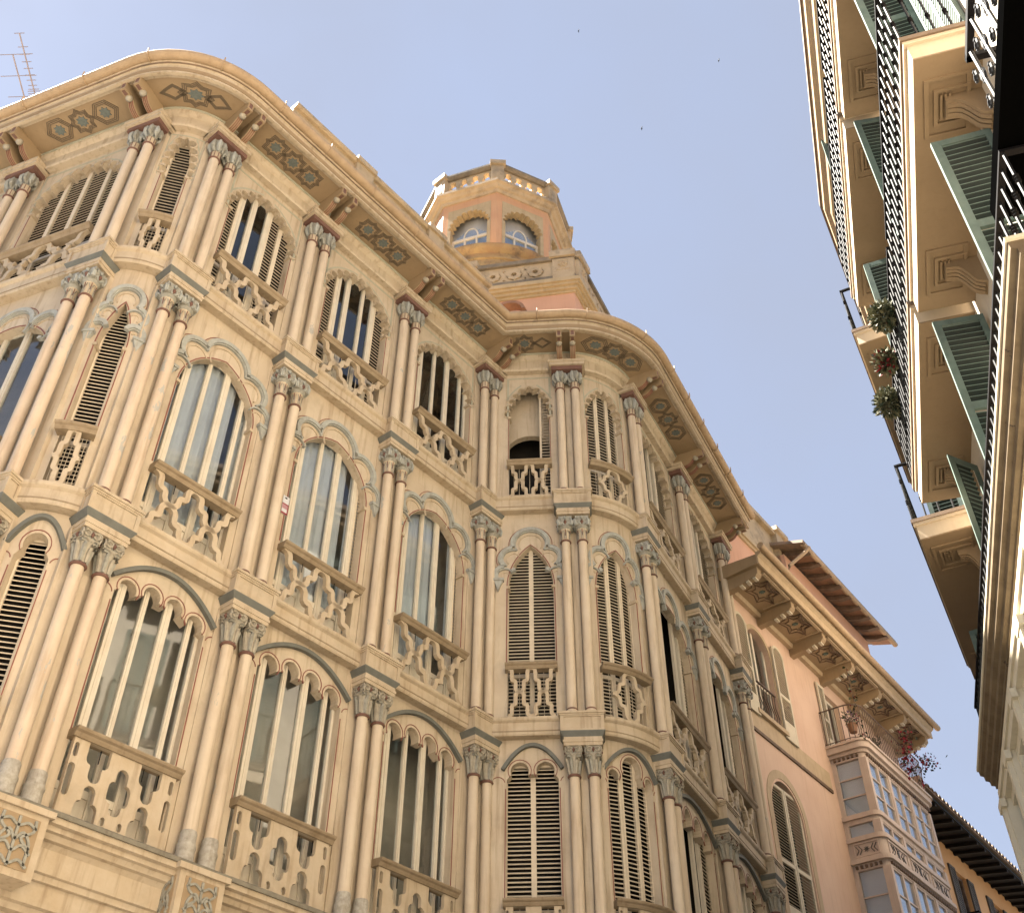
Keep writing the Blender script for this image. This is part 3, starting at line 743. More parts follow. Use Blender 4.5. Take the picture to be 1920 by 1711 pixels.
def stepped_hole(u, z0, z1, h, q, zs0, zs1, kind='A'):
    """slot with side lobes: A closed, B standing on the base line, C hanging from the top line"""
    if kind == 'C':
        o = stepped_hole(u, -z1, -z0, h, q, -zs1, -zs0, 'B'); return [(x, -z) for x, z in o]
    r = []
    if kind == 'A': r += arc(u, z0+h, h, -90, 0, 5)+[(u+h, zs0)]+arc(u+h, zs0+q, q, -90, 0, 4)[1:]
    else: r += [(u+h+q, z0)]
    r += arc(u+h, zs1-q, q, 0, 90, 4)+arc(u, z1-h, h, 0, 90, 5)
    return r+[(2*u-x, z) for x, z in reversed(r)][1 if True else 0:]
def stadium(u, z0, z1, w):
    h = w/2; return arc(u, z1-h, h, 0, 180, 7)+arc(u, z0+h, h, 180, 360, 7)
for i, b in BAY.items():
    hw = HW[i]
    for fl in 'FST':
        z0, zr = Z0[fl], RAIL[fl]
        bal = MB(); zt = zr-.075
        if fl == 'F':
            k = hw/.63; kk = min(1.15, k) if hw > .5 else k*1.05; H = zt-z0; Z = lambda f: z0+H*f
            if hw > .3:
                holes = [stepped_hole(0, Z(.20), Z(.82), .068*kk, .062*kk, Z(.34), Z(.63))]
                for s in (-1, 1):
                    holes += [stepped_hole(s*.315*k, Z(.50), Z(.985), .070*kk, .062*kk, Z(.71), Z(.985), 'C'), stepped_hole(s*.315*k, Z(.015), Z(.46), .068*kk, .062*kk, Z(.015), Z(.25), 'B')]
                    holes += [stadium(s*(.63-.052)*k, Z(.24), Z(.66), .075*kk), stadium(s*(.63-.05)*k, Z(.74), Z(.93), .05*kk)]
                    holes += [stadium(s*.10*k, Z(.04), Z(.15), .05*kk)]
            else: holes = [stepped_hole(0, Z(.1), Z(.9), .055, .045, Z(.35), Z(.65))]
            bal.poly([(-hw+.005, z0-.06), (hw-.005, z0-.06), (hw-.005, zt+.01), (-hw+.005, zt+.01)], holes, -.075, -.025)
        else:
            if hw > .5: L = lattice(hw-.015, z0-.035, zt+.01, 2)
            elif i == 5: L = lattice(hw-.015, z0-.035, zt+.01, 2)
            else:
                p = hw*.72; H = (zt-z0+.04)/2; r = p*.36; zc = z0-.035+H
                q = wave(p, H, r, zc, 1, .04); rgt = q+[(x, 2*zc-z) for x, z in reversed(q)]
                L = [rgt+[(-x, z) for x, z in reversed(rgt)]]
            for l in L: bal.ribbon(l, .072 if hw > .5 else .055, -.085, -.02)
        name = 'balustrade'
        bo = build(name, b.put(bal), 'cream_trim', house)
        hr = MB(); e = hw+.03
        prof = [(-.13, zr-.085), (-.005, zr-.085), (.012, zr-.06), (.02, zr-.045), (.045, zr-.03), (.055, zr-.012), (.055, zr), (-.13, zr+.012)]
        k = len(prof); hr.v += [(-e, h, z) for h, z in prof]+[(e, h, z) for h, z in prof]
        for j in range(k): hr.f.append((j, (j+1) % k, k+(j+1) % k, k+j)); hr.m.append(0)
        hr.f += [tuple(range(k)), tuple(reversed(range(k, 2*k)))]; hr.m += [0, 0]
        build('handrail', b.put(hr), 'rail_wood', bo)

# ---------------------------------------------------------------- windows, shutters, rooms
SLAT = {}
for fl_, til in (('F', .66), ('S', .82), ('T', 1.1)):
    q_ = MB(); q_.box(0, 1, -.018, .018, -.005, .005)
    q_.v = [(x, y*math.cos(til)-z*math.sin(til), y*math.sin(til)+z*math.cos(til)) for x, y, z in q_.v]
    SLAT[fl_] = (list(q_.v), list(q_.f), q_.mesh('slat', ['slat']))
slat_me = SLAT['F'][2]
rest_slats = MB(); slat_count = [0]
PITCHES = {'F': .060, 'S': .060, 'T': .072}
def louvre(b, u0, u1, z0, z1, h=-.262, singles=False, parent=None, stile=.035, matname='slat', fl='S'):
    slat_v, slat_f, slat_me = SLAT[fl]
    p0, p1 = Vector(b(u0, h, 0)), Vector(b(u1, h, 0)); d = (p1-p0); L = d.length; d.normalize(); ang = math.atan2(d.y, d.x); nn = Vector((d.y, -d.x, 0))
    T = lambda x, y, z: tuple(p0+d*x-nn*y+Vector((0, 0, z)))
    fr = MB(); fr.box(0, stile, -.022, .022, z0, z1).box(L-stile, L, -.022, .022, z0, z1).box(stile, L-stile, -.02, .02, z0, z0+.10).box(stile, L-stile, -.02, .02, z1-.06, z1)
    zm = z0+.80
    fr.box(stile, L-stile, -.021, .021, zm-.03, zm+.03)
    f = build('shutter', MB().add(fr, T), matname, parent or house)
    z = z0+.12
    while z < z1-.07:
        if abs(z-zm) > .045:
            if singles and slat_count[0] < 300:
                slat_count[0] += 1; q = T(stile, 0, z); o = inst('slat', slat_me, f, q, ang, (L-2*stile, 1, 1))
            else:
                n = len(rest_slats.v); rest_slats.v += [T(stile+x*(L-2*stile), y, z+zz) for x, y, zz in slat_v]; rest_slats.f += [tuple(n+k for k in q) for q in slat_f]; rest_slats.m += [1 if fl == 'T' else 0]*len(slat_f)
        z += PITCHES[fl]
    return f
def casement(b, u0, u1, z0, z1, stiles, h=-.262, sw=.075, bottom=.42, panes=True):
    fr = MB(); mid = [u0+sw/2]+[u for u in stiles if u0+sw < u < u1-sw]+[u1-sw/2]
    for k, u in enumerate(mid):
        wv = sw*(1.0 if k in (0, len(mid)-1) else (1.25 if k % 2 else .8)); fr.box(u-wv/2, u+wv/2, h-.028, h+.022, z0, z1)
        fr.box(u-wv*.16, u+wv*.16, h+.018, h+.030, z0, z1)
    fr.box(u0, u1, h-.02, h+.012, z0, z0+.07); fr.box(u0, u1, h-.02, h+.012, z0+bottom-.05, z0+bottom+.03); fr.box(u0, u1, h-.02, h+.012, z1-.06, z1)
    fr.box(u0+.01, u1-.01, h-.012, h-.004, z0+.06, z0+bottom-.04)
    f = build('window', b.put(fr), 'window_white', house)
    for a, c in zip(mid, mid[1:]) if panes else ():
        build('pane', b.put(MB().box(a+.02, c-.02, h-.012, h-.007, z0+bottom, z1-.05)), 'glass', f)
    return f
def room(b, hw, z0, z1, depth, m='room', w=None):
    w = w or hw+.15; mb = MB(); y0, y1 = -.25, -depth
    mb.quad((-w, y1, z0), (w, y1, z0), (w, y1, z1), (-w, y1, z1)); mb.quad((-w, y0, z0), (-w, y1, z0), (-w, y1, z1), (-w, y0, z1)); mb.quad((w, y0, z0), (w, y1, z0), (w, y1, z1), (w, y0, z1))
    mb.quad((-w, y0, z0), (w, y0, z0), (w, y1, z0), (-w, y1, z0)); mb.quad((-w, y0, z1), (w, y0, z1), (w, y1, z1), (-w, y1, z1))
    if b.curved:
        p0 = Vector(b(0, 0, 0)); a = b.ang(); d = Vector((math.cos(a), math.sin(a), 0)); nn = Vector((d.y, -d.x, 0))
        mb = MB().add(mb, lambda u, h, z: tuple(p0+d*(u*(.55 if h < -.3 else 1))+nn*h+Vector((0, 0, z))))
    else: mb = b.put(mb)
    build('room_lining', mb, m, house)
def curtain(b, u0, u1, z0, z1, h=-.33):
    mb = MB(); k = int((u1-u0)/.025); n = 0
    for j in range(k+1):
        u = u0+(u1-u0)*j/k; hh = h+.018*math.sin(j*1.15)+.008*math.sin(j*2.7+1)
        mb.v += [b(u, hh, z0), b(u, hh*1.0, z1)]
    for j in range(k): mb.f.append((2*j, 2*j+2, 2*j+3, 2*j+1)); mb.m.append(0)
    build('curtain', mb, 'curtain', house, True)
prio = {('F', 5), ('S', 5), ('F', 6), ('S', 6)}
order = [('F', 5), ('S', 5), ('F', 6), ('S', 6)]+[(f, i) for f in 'TSF' for i in range(-1, 9) if (f, i) not in prio]
for fl, i in order:
    b = BAY[i]; hw = HW[i]; z0 = Z0[fl]-.05; ztop = max(z for u, z in OPEN[fl, i])+.05
    lv = lambda f0, f1, s=False: louvre(b, f0*hw, f1*hw, z0, arch_top(fl, i, f0*hw, f1*hw), singles=s, fl=fl)
    gs = lambda f0, f1: casement(b, f0*hw, f1*hw, z0, ztop, [-.76*hw, -.25*hw, .25*hw, .76*hw])
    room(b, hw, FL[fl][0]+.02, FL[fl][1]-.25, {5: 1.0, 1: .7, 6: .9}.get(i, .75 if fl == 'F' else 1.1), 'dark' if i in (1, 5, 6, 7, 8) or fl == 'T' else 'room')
    if i == -1: gs(-1.08, 1.08)
    elif i == 1: lv(-1.12, 1.12)
    elif i == 6: lv(-1.07, -.36, fl in 'FS'); lv(-.36, .36, fl in 'FS'); lv(.36, 1.07, fl in 'FS')
    elif i == 5:
        if fl == 'T': lv(.50, 1.12)
        else: lv(-1.08, 0, True); lv(0, 1.08, True)
    elif i == 0:
        if fl == 'T': [lv(-1.07+.515*k, -1.07+.515*(k+1)) for k in range(4)]
        else: gs(-1.07, 1.07)
    elif i in (7, 8):
        if fl == 'T': casement(b, -1.07*hw, .45*hw, z0, ztop, [.1*hw], panes=False); lv(.45, 1.07)
        elif fl == 'S': casement(b, -1.07*hw, .78*hw, z0, ztop, [.45*hw], panes=False); lv(.78, 1.07)
        else: casement(b, -1.07*hw, .62*hw, z0, ztop, [.25*hw], panes=False); lv(.62, 1.07)
    elif fl == 'T':
        if i == 2: lv(-1.07, -.66); gs(-.66, .28); lv(.28, .66); lv(.66, 1.07)
        elif i == 3: lv(-1.07, -.60); gs(-.60, .66); lv(.66, 1.07)
        else: gs(-1.07, 1.07)
    elif fl == 'S':
        if i == 3 or i == 4: gs(-1.07, .86); lv(.86, 1.08)
        else: gs(-1.07, 1.07)
        curtain(b, -hw-.1, .45*hw if i == 4 else .62*hw, z0+.1, ztop+.1)
        curtain(b, .74*hw, hw+.1, z0+.1, ztop+.1)
    else: gs(-1.07, 1.07)
so = build('louvre_slats', rest_slats, ['slat', 'slat_brown'], house); so['kind'] = 'stuff'
# inner arch seen through the open top-floor window
b = BAY[5]
build('inner_arch', b.put(MB().poly([(-.6, 13.4), (-.42, 13.4)]+arc(.0, 14.85, .42, 180, 0, 16, .36)+[(.42, 13.4), (.6, 13.4), (.6, 16.4), (-.6, 16.4)], (), -.50, -.62)), 'cream', house)
# wire mesh behind the lattice of the narrow windows
for fl, i in (('S', 5), ('F', 5), ('T', 5), ('S', 6), ('T', 6), ('S', 1), ('T', 1), ('T', 2), ('T', 3)):
    b = BAY[i]; hw = HW[i]; mb = MB(); zt = RAIL[fl]-.08; z = Z0[fl]
    for k in range(9): mb.box(-hw+2*hw*k/8-.003, -hw+2*hw*k/8+.003, -.125, -.119, z, zt)
    build('wire_mesh', b.put(mb), 'slat', house)['kind'] = 'stuff'
# hanging eave shutters' stays: small iron hooks under the handrails of the wide windows
hk = MB().tube([(0, 0, 0), (0, 0, -.16)], .006, 5).mesh('rail_stay', ['dark_wood'])
for i in (0, 2, 3, 4, 7, 8):
    for fl in 'FS':
        for f in (-.72, -.42, .42, .72): inst('rail_stay', hk, house, BAY[i](f*HW[i], -.10, RAIL[fl]-.06), 0)
# ---------------------------------------------------------------- barrel tiles over the re-entrant corner and small roof things
tm = MB()
for k in range(8): 
    a0, a1 = R(180*k/8), R(180*(k+1)/8)
    for r0, r1 in ((.085, .085),):
        tm.quad((.085*math.cos(a0), 0, .07*math.sin(a0)), (.085*math.cos(a1), 0, .07*math.sin(a1)), (.075*math.cos(a1), .45, .12+.06*math.sin(a1)), (.075*math.cos(a0), .45, .12+.06*math.sin(a0)))
        tm.quad((.066*math.cos(a0), 0, .052*math.sin(a0)), (.066*math.cos(a1), 0, .052*math.sin(a1)), (.06*math.cos(a1), .45, .12+.045*math.sin(a1)), (.06*math.cos(a0), .45, .12+.045*math.sin(a0)))
        tm.quad((.085*math.cos(a0), 0, .07*math.sin(a0)), (.085*math.cos(a1), 0, .07*math.sin(a1)), (.066*math.cos(a1), 0, .052*math.sin(a1)), (.066*math.cos(a0), 0, .052*math.sin(a0)))
tm = tm.mesh('roof_tile', ['roof_tile'], 40)
for i, b in BAY.items():
    n = int(b.L/.24); 
    for k in range(n):
        u = -b.L/2+(k+.5)*b.L/n
        if i == 4 and u > b.L/2-.55: continue
        if i == 5 and u < -.35: continue
        inst('roof_tile', tm, house, b(u, .66+random.uniform(-.02, .02), 17.14+random.uniform(-.006, .006)), b.ang(u)+random.uniform(-.06, .06))
# set-back roof parapet with coping
PP = [PIER[2]+(PIER[3]-PIER[2]).normalized()*t for t in (1.15, 3.0, 5.0, 6.6)]
build('roof_parapet', sweep([(-.42, 17.2), (-.42, 19.55), (-.66, 19.55), (-.66, 17.2)], PP), 'stone', house)
build('parapet_coping', sweep([(-.36, 19.55), (-.32, 19.58), (-.32, 19.65), (-.74, 19.65), (-.74, 19.55)], PP), 'stone', house)
for t in (2.9, 4.9):
    q = PIER[2]+(PIER[3]-PIER[2]).normalized()*t
    build('parapet_pier', MB().add(MB().box(-.22, .22, .33, .7, 17.2, 19.58).box(-.25, .25, .28, .78, 19.56, 19.70), lambda x, y, z: (q.x+x*math.cos(R(50.14))-y*math.sin(R(50.14)), q.y+x*math.sin(R(50.14))+y*math.cos(R(50.14)), z)), 'stone', house)
# fix-ups and rooftop: parapet close behind the eave, tower
tower = thing('octagonal_tower', (-0.56, 18.3, 20.0), 'octagonal orange rooftop lantern tower with pierced balustrade on a square pink base', 'tower')
TC = Vector((-0.56, 18.3))
def tv(k, r): a = R(-86.5+45*k); return TC+Vector((math.cos(a), math.sin(a)))*r
def octring(prof):
    """prof [(r, z)] closed section swept round the octagon"""
    mb = MB(); k = len(prof)
    for j in range(8):
        for r, z in prof: p = tv(j, r); mb.v.append((p.x, p.y, z))
    for j in range(8):
        j2 = (j+1) % 8
        for i in range(k): mb.f.append((j*k+i, j2*k+i, j2*k+(i+1) % k, j*k+(i+1) % k)); mb.m.append(0)
    return mb
class Face:
    def __init__(s, k, r): s.a, s.b = tv(k, r), tv(k+1, r); s.L = (s.b-s.a).length; s.d = (s.b-s.a).normalized(); s.n = Vector((s.d.y, -s.d.x)); s.m = (s.a+s.b)/2
    def __call__(s, u, h, z): p = s.m+s.d*u+s.n*h; return (p.x, p.y, z)
for k in range(8):
    f = Face(k, 1.95); e = f.L/2
    ar = resample(arc(0, 24.55, .50, 180, 0, 24, .60), 11); sc = []
    for a, b in zip(ar, ar[1:]):
        mx, my = (a[0]+b[0])/2, (a[1]+b[1])/2; dx, dy = b[0]-a[0], b[1]-a[1]; l = math.hypot(dx, dy); nx, ny = -dy/l, dx/l
        sc += [(mx-dx/2*math.cos(math.pi*q/6)*.93+nx*l*.5*math.sin(math.pi*q/6), my-dy/2*math.cos(math.pi*q/6)*.93+ny*l*.5*math.sin(math.pi*q/6)) for q in range(7)]
    x1, zt = .59, 25.40
    build('wall', MB().add(MB().poly([(-e, 22.2), (-.56, 22.2), (-x1, 24.0), (-x1, zt), (x1, zt), (x1, 24.0), (.56, 22.2), (e, 22.2), (e, 25.75), (-e, 25.75)], (), 0, -.25), f), 'tower_orange', tower)
    build('window_surround', MB().add(MB().poly([(-x1, 23.3), (-.5, 23.3), (-.5, 24.5)]+sc+[(.5, 24.5), (.5, 23.3), (x1, 23.3), (x1, zt), (-x1, zt)], (), .012, -.22), f), 'tower_cream', tower)
    fr = MB()
    for u in (-.48, -.16, .16, .48): fr.box(u-.025, u+.025, -.20, -.15, 23.2, 24.3)
    fr.box(-.5, .5, -.205, -.145, 24.22, 24.30); fr.box(-.5, .5, -.2, -.15, 23.25, 23.33)
    fr.ribbon(arc(0, 24.30, .19, 180, 0, 12, .36), .04, -.19, -.16)
    st = [(-.47, 24.30)]
    for q in range(6): st += [(-.47+.078*q, 24.36+.062*q), (-.47+.078*(q+1), 24.36+.062*q)]
    st += [(0, 24.70)]; st2 = st+[(-x, z) for x, z in reversed(st)][1:]
    w_ = build('window', MB().add(fr, f), 'window_white', tower)
    build('pane', MB().add(MB().poly(st2, (), -.175, -.17), f), 'glass_bright', w_)
    for u0, u1 in ((-.455, -.185), (-.135, .135), (.185, .455)): build('pane', MB().add(MB().box(u0, u1, -.178, -.172, 23.32, 24.23), f), 'glass_bright', w_)
    # balustrade panel with four trefoil piercings
    g = Face(k, 2.06); e2 = g.L/2-.16; holes = []
    for q in range(4):
        u = -e2+(q+.5)*2*e2/4; c = .0
        holes.append(arc(u, 26.49, .085, -35, 215, 9)+arc(u-.03, 26.27, .095, 120, 240, 6)+[(u-.06, 26.06), (u+.06, 26.06)]+arc(u+.03, 26.27, .095, -60, 60, 6))
    build('balustrade_panel', MB().add(MB().poly([(-e2, 25.98), (e2, 25.98), (e2, 26.66), (-e2, 26.66)], holes, 0, -.14), g), 'stone', tower)
    p = tv(k, 2.08); a = R(-86.5+45*k)+math.pi/2
    pe = MB().box(-.17, .17, -.07, .22, 25.95, 26.66); pe.box(-.08, .08, -.085, -.06, 26.08, 26.56); pe.box(-.21, .21, -.14, .26, 26.66, 26.82)
    po = build('balustrade_pedestal', MB().add(pe, lambda x, y, z, p=p, a=a: (p.x+x*math.cos(a)-y*math.sin(a), p.y+x*math.sin(a)+y*math.cos(a), z)), 'stone', tower)
build('cornice', octring([(1.90, 25.70), (1.99, 25.70), (2.03, 25.78), (2.10, 25.80), (2.16, 25.86), (2.24, 25.88), (2.24, 25.97), (1.90, 25.97)]), 'stone', tower)
build('coping', octring([(1.88, 26.64), (2.12, 26.64), (2.20, 26.70), (2.20, 26.77), (1.88, 26.77)]), 'stone_dark', tower)
build('floor_slab', octring([(0.01, 25.6), (1.92, 25.6), (1.92, 25.7), (0.01, 25.7)]), 'stone', tower)
dm = MB().lathe([(2.10, 21.2), (2.10, 22.7), (2.14, 22.72), (2.14, 22.77), (2.10, 22.8), (2.10, 22.95), (2.20, 23.02), (2.25, 23.08), (2.25, 23.16), (1.2, 23.2)], 40, TC.x, TC.y)
build('drum', dm, 'ochre', tower, 40)
build('lantern_backing', MB().lathe([(1.45, 22.5), (1.45, 25.6)], 24, TC.x, TC.y), 'curtain', tower)  # added pale cylinder that lightens the tower panes from behind
# square base
BC = Vector((1.44, 15.62)); bd = Vector((math.cos(R(-9.5)), math.sin(R(-9.5)))); sd = Vector((math.cos(R(64)), math.sin(R(64))))
def bp(r, s, z): p = BC-bd*r+sd*s; return (p.x, p.y, z)
def ring(o, z0, z1):      # outline o metres outside the base, between two heights
    mb = MB(); n = len(mb.v); q = [(-o, -o), (4.6+o, -o), (4.6+o, 4.6+o), (-o, 4.6+o)]
    mb.v += [bp(a, b, z0) for a, b in q]+[bp(a, b, z1) for a, b in q]
    mb.f += [(0, 1, 2, 3), (4, 5, 6, 7), (0, 1, 5, 4), (1, 2, 6, 5), (2, 3, 7, 6), (3, 0, 4, 7)]; mb.m += [0]*6
    return mb
build('wall', ring(-.10, 17.3, 20.95), 'pink_attic', tower)
cs = MB()
for o, z0, z1 in ((-.06, 20.86, 20.93), (.0, 20.93, 21.02), (.06, 21.02, 21.10), (.11, 21.10, 21.22)): cs.add(ring(o, z0, z1))
build('cornice', cs, 'tower_cream', tower)
build('terrace_floor', ring(-.15, 21.2, 21.3), 'stone', tower)
def rosette(u, z):
    o = [(u+.19*(1 if k % 2 == 0 else .82)*math.cos(math.pi*k/8), z+.19*(1 if k % 2 == 0 else .82)*math.sin(math.pi*k/8)) for k in range(16)]
    return o
for s, (fx, L) in enumerate(((lambda u, h, z: bp(u, -.02-h, z), 4.6), (lambda u, h, z: bp(-.02-h, u, z), 4.6))):
    holes = []
    x = .72
    piece = MB(); ros = MB()
    while x < 4.2:
        for k in range(3):
            u = x+.22+.50*k
            holes.append([(u+.185*math.cos(R(45*q/2)), 21.64+.185*math.sin(R(45*q/2))) for q in range(16)])
            hole = [(u+(.085 if q % 2 == 0 else .055)*math.cos(R(45*q/2)), 21.64+(.085 if q % 2 == 0 else .055)*math.sin(R(45*q/2))) for q in range(16)]
            rr = MB().poly([(u+(.19 if q % 2 == 0 else .155)*math.cos(R(45*q/2)), 21.64+(.19 if q % 2 == 0 else .155)*math.sin(R(45*q/2))) for q in range(16)], [hole], .01, -.08)
            if s == 0 and x < 2: build('rosette', MB().add(rr, fx), 'stone', tower)
            else: ros.add(rr)
            if k < 2: holes.append([(u+.25+(.05 if q % 2 == 0 else .02)*math.cos(R(45*q)), 21.80+(.05 if q % 2 == 0 else .02)*math.sin(R(45*q))) for q in range(8)]); holes.append([(u+.25+(.05 if q % 2 == 0 else .02)*math.cos(R(45*q)), 21.48+(.05 if q % 2 == 0 else .02)*math.sin(R(45*q))) for q in range(8)])
        x += 2.15
    build('balustrade_panel', MB().add(MB().poly([(.3, 21.38), (4.5, 21.38), (4.5, 21.95), (.3, 21.95)], holes, -.02, -.10), fx), 'stone', tower)
    if ros.v: build('balustrade_rosettes', MB().add(ros, fx), 'stone', tower)['kind'] = 'stuff'
    b0 = MB().box(0, 4.6, -.14, .03, 21.22, 21.38); b0.box(0, 4.6, -.16, .05, 21.95, 22.08)
    build('balustrade_rail', MB().add(b0, fx), 'stone_dark', tower)
    for u in (.02, 2.33, 4.4):
        pe = MB().box(u, u+.50, -.2, .05, 21.22, 22.0); pe.box(u-.05, u+.55, -.24, .11, 22.0, 22.22)
        pe.box(u+.09, u+.41, .045, .062, 21.55, 21.60).box(u+.09, u+.41, .045, .062, 21.88, 21.93).box(u+.09, u+.13, .045, .062, 21.60, 21.88).box(u+.37, u+.41, .045, .062, 21.60, 21.88)
        for q in range(7): pe.ball((u+.25+.07*math.cos(q*1.05)*(q > 0), .05, 21.74+.07*math.sin(q*1.05)*(q > 0)), .045, 6, 4)
        build('balustrade_pedestal', MB().add(pe, fx), 'stone', tower)
# small terracotta hood behind the gutter
hd = MB().poly(arc(0, 0, .34, 180, 0, 14, .30)+arc(0, 0, .27, 0, 180, 14, .22), (), 0, .25)
hdo = build('terracotta_hood', MB().add(hd, lambda u, h, z: bp(1.42+u, -.05-h, 20.10+z)), 'terracotta', tower)

# ---------------------------------------------------------------- television aerials on the roof
def aerial(name, base, h, boom, elems, label, rz):
    t = thing(name, base, label, 'aerial', 'television aerials on the roof'); x, y, z = base
    build('mast', MB().tube([(x, y, z), (x, y, z+h)], .016, 6), 'metal', t)
    ux, uy = math.cos(rz), math.sin(rz)
    for zz, half in elems: build('element', MB().tube([(x-ux*half, y-uy*half, zz), (x+ux*half, y+uy*half, zz)], .008, 5), 'metal', t)
    return t
# aerials (booms point along the street, rods across)
def yagi(name, p0, p1, rods, label, zb):
    t = thing(name, (p1[0], p1[1], zb), label, 'aerial', 'television aerials on the roof')
    a, b = Vector(p0), Vector(p1); d = (b-a); L = d.length; d.normalize(); x = Vector((1, -.04, 0)).normalized()
    build('boom', MB().tube([a, b], .014, 6), 'metal', t)
    build('mast', MB().tube([a+d*(L*.93), Vector((b.x, b.y, zb))], .018, 6), 'metal', t)
    for f, h in rods:
        q = a+d*(L*f); build('rod', MB().tube([q-x*h, q+x*h], .0075, 5), 'metal', t)
yagi('roof_aerial', (-8.766, 9.219, 20.0), (-8.88, 10.50, 20.0), [(0, .09), (.20, .09), (.31, .09), (.42, .085), (.52, .085), (.62, .085), (.70, .085), (.78, .08), (.84, .10), (.87, .12), (.91, .12), (.94, .12)], 'thin television aerial with many short rods above the left eave', 17.6)
yagi('roof_aerial', (-9.018, 9.618, 20.0), (-9.10, 10.60, 20.0), [(0, .36), (.42, .33), (.84, .30)], 'sparse television aerial with three long rods at left edge', 17.6)

# ================================================================ PINK BUILDING
PA = R(52.5); pd = Vector((math.cos(PA), math.sin(PA))); pmn = Vector((math.sin(PA), -math.cos(PA))); PO = PIER[9]-pmn*.06
class Plane:
    curved = False
    def __init__(s, o, a): s.o = Vector(o); s.d = Vector((math.cos(a), math.sin(a))); s.n = Vector((s.d.y, -s.d.x)); s.a = a
    def __call__(s, u, h, z): p = s.o+s.d*u+s.n*h; return (p.x, p.y, z)
    def put(s, mb): return MB().add(mb, s)
    def ang(s, u=0): return s.a
pk = Plane(PO, PA)
pink = thing('pink_building', (pk(5, -3, 0)[0], pk(5, -3, 0)[1], 0), 'pink stucco house with coffered eave and glazed bay next to the ornate corner building', 'building')
def archwin(c, hw, z0, zs, shoe=0.0, n=18):
    r = hw; return [(c-hw, z0), (c-hw, zs-.0)]+arc(c, zs, r, 180, 0, n)+[(c+hw, zs), (c+hw, z0)]
W1 = archwin(1.27, .54, 12.62, 14.24); W2 = archwin(1.38, .68, 8.3, 10.60)
build('wall', pk.put(MB().poly([(.05, 0), (9.3, 0), (9.3, 15.25), (.05, 15.25)], [W1, W2, [(4.6, 13.2), (5.5, 13.2), (5.5, 14.85), (4.6, 14.85)]], 0, -.25)), 'pink', pink)
build('side_wall', MB().add(MB().box(9.05, 9.3, -6, -.25, 0, 15.25), pk), 'pink', pink)
tr = MB(); tr.ribbon(archwin(1.27, .60, 12.55, 14.24), .10, -.005, .02); tr.box(.60, 1.94, -.2, .09, 12.50, 12.60)
build('window_surround', pk.put(tr), 'pink_trim', pink)
build('window_surround', pk.put(MB().ribbon(archwin(1.38, .80, 8.3, 10.62), .17, -.005, .012)), 'pink_trim', pink)
build('string_course', pk.put(MB().box(.05, 3.98, -.01, .035, 12.02, 12.09)), 'brown_wood', pink)
build('string_course', pk.put(MB().box(.05, 3.98, -.01, .02, 12.09, 12.50)), 'pink_trim', pink)
# windows behind
cw = MB()
for u in (.78, 1.27, 1.76): cw.box(u-.04, u+.04, -.16, -.11, 12.62, 14.8)
cw.box(.75, 1.8, -.16, -.12, 13.45, 13.5)
wo = build('window', pk.put(cw), 'window_white', pink)
for u0, u1 in ((.82, 1.23), (1.31, 1.72)): build('pane', pk.put(MB().box(u0, u1, -.14, -.135, 12.62, 14.75)), 'glass', wo)
build('room_lining', pk.put(MB().box(.5, 2.1, -.9, -.85, 8.2, 15.0)), 'dark', pink)
gd = MB()
for k in range(9): gd.tube([(.78+.123*k, -.03, 12.62), (.78+.123*k+.03, .0, 12.85), (.78+.123*k-.02, -.03, 13.1), (.78+.123*k, -.03, 13.4)], .011, 5)
gd.box(.74, 1.80, -.05, -.01, 13.40, 13.43)
build('window_railing', pk.put(gd), 'iron_rust', pink)
fine = MB()
def leaf(u0, u1, z0, z1, h, m, arch=None, singles=False, name='shutter', bottom=.45):
    fr = MB(); st = .06

    fr.box(u0, u0+st, h-.02, h+.02, z0, z1 if not arch else z1-.12).box(u1-st, u1, h-.02, h+.02, z0, z1 if not arch else z1-.12).box(u0+st, u1-st, h-.018, h+.018, z0, z0+bottom)
    zm = z0+(z1-z0)*.45; fr.box(u0+st, u1-st, h-.019, h+.019, zm-.04, zm+.04)
    if arch: fr.ribbon(arc((u0+u1)/2, z1-(u1-u0)/2, (u1-u0)/2-st/2, 180, 0, 12), st, h-.02, h+.02)
    else: fr.box(u0+st, u1-st, h-.018, h+.018, z1-.06, z1)
    f = build(name, pk.put(fr), m, pink); z = z0+bottom+.04; p = .062 if singles else .05
    while z < z1-.05:
        if abs(z-zm) > .05:
            a, b = u0+st, u1-st
            if arch and z > z1-(u1-u0)/2:
                dz = z-(z1-(u1-u0)/2); r = (u1-u0)/2-st; k = math.sqrt(max(0, r*r-dz*dz)); c = (u0+u1)/2; a, b = c-k, c+k
            if b-a > .04:
                if singles: o = inst('slat', slat_me, f, pk(a, h, z), PA, (b-a, 1, 1)); 
                else: fine.add(MB().poly([(-.018, -.014), (.018, .014), (.014, .02), (-.022, -.008)], (), a, b, lambda x, y, t: (t, h-x, z+y)), pk)
        z += p
    return f
leaf(.14, .70, 12.45, 14.80, .05, 'shutter_cream', True); leaf(1.86, 2.42, 12.45, 14.80, .05, 'shutter_cream', True)
leaf(.715, 1.37, 8.3, 11.15, -.05, 'shutter_cream', None, True); leaf(1.39, 2.045, 8.3, 11.15, -.05, 'shutter_cream', None, True)
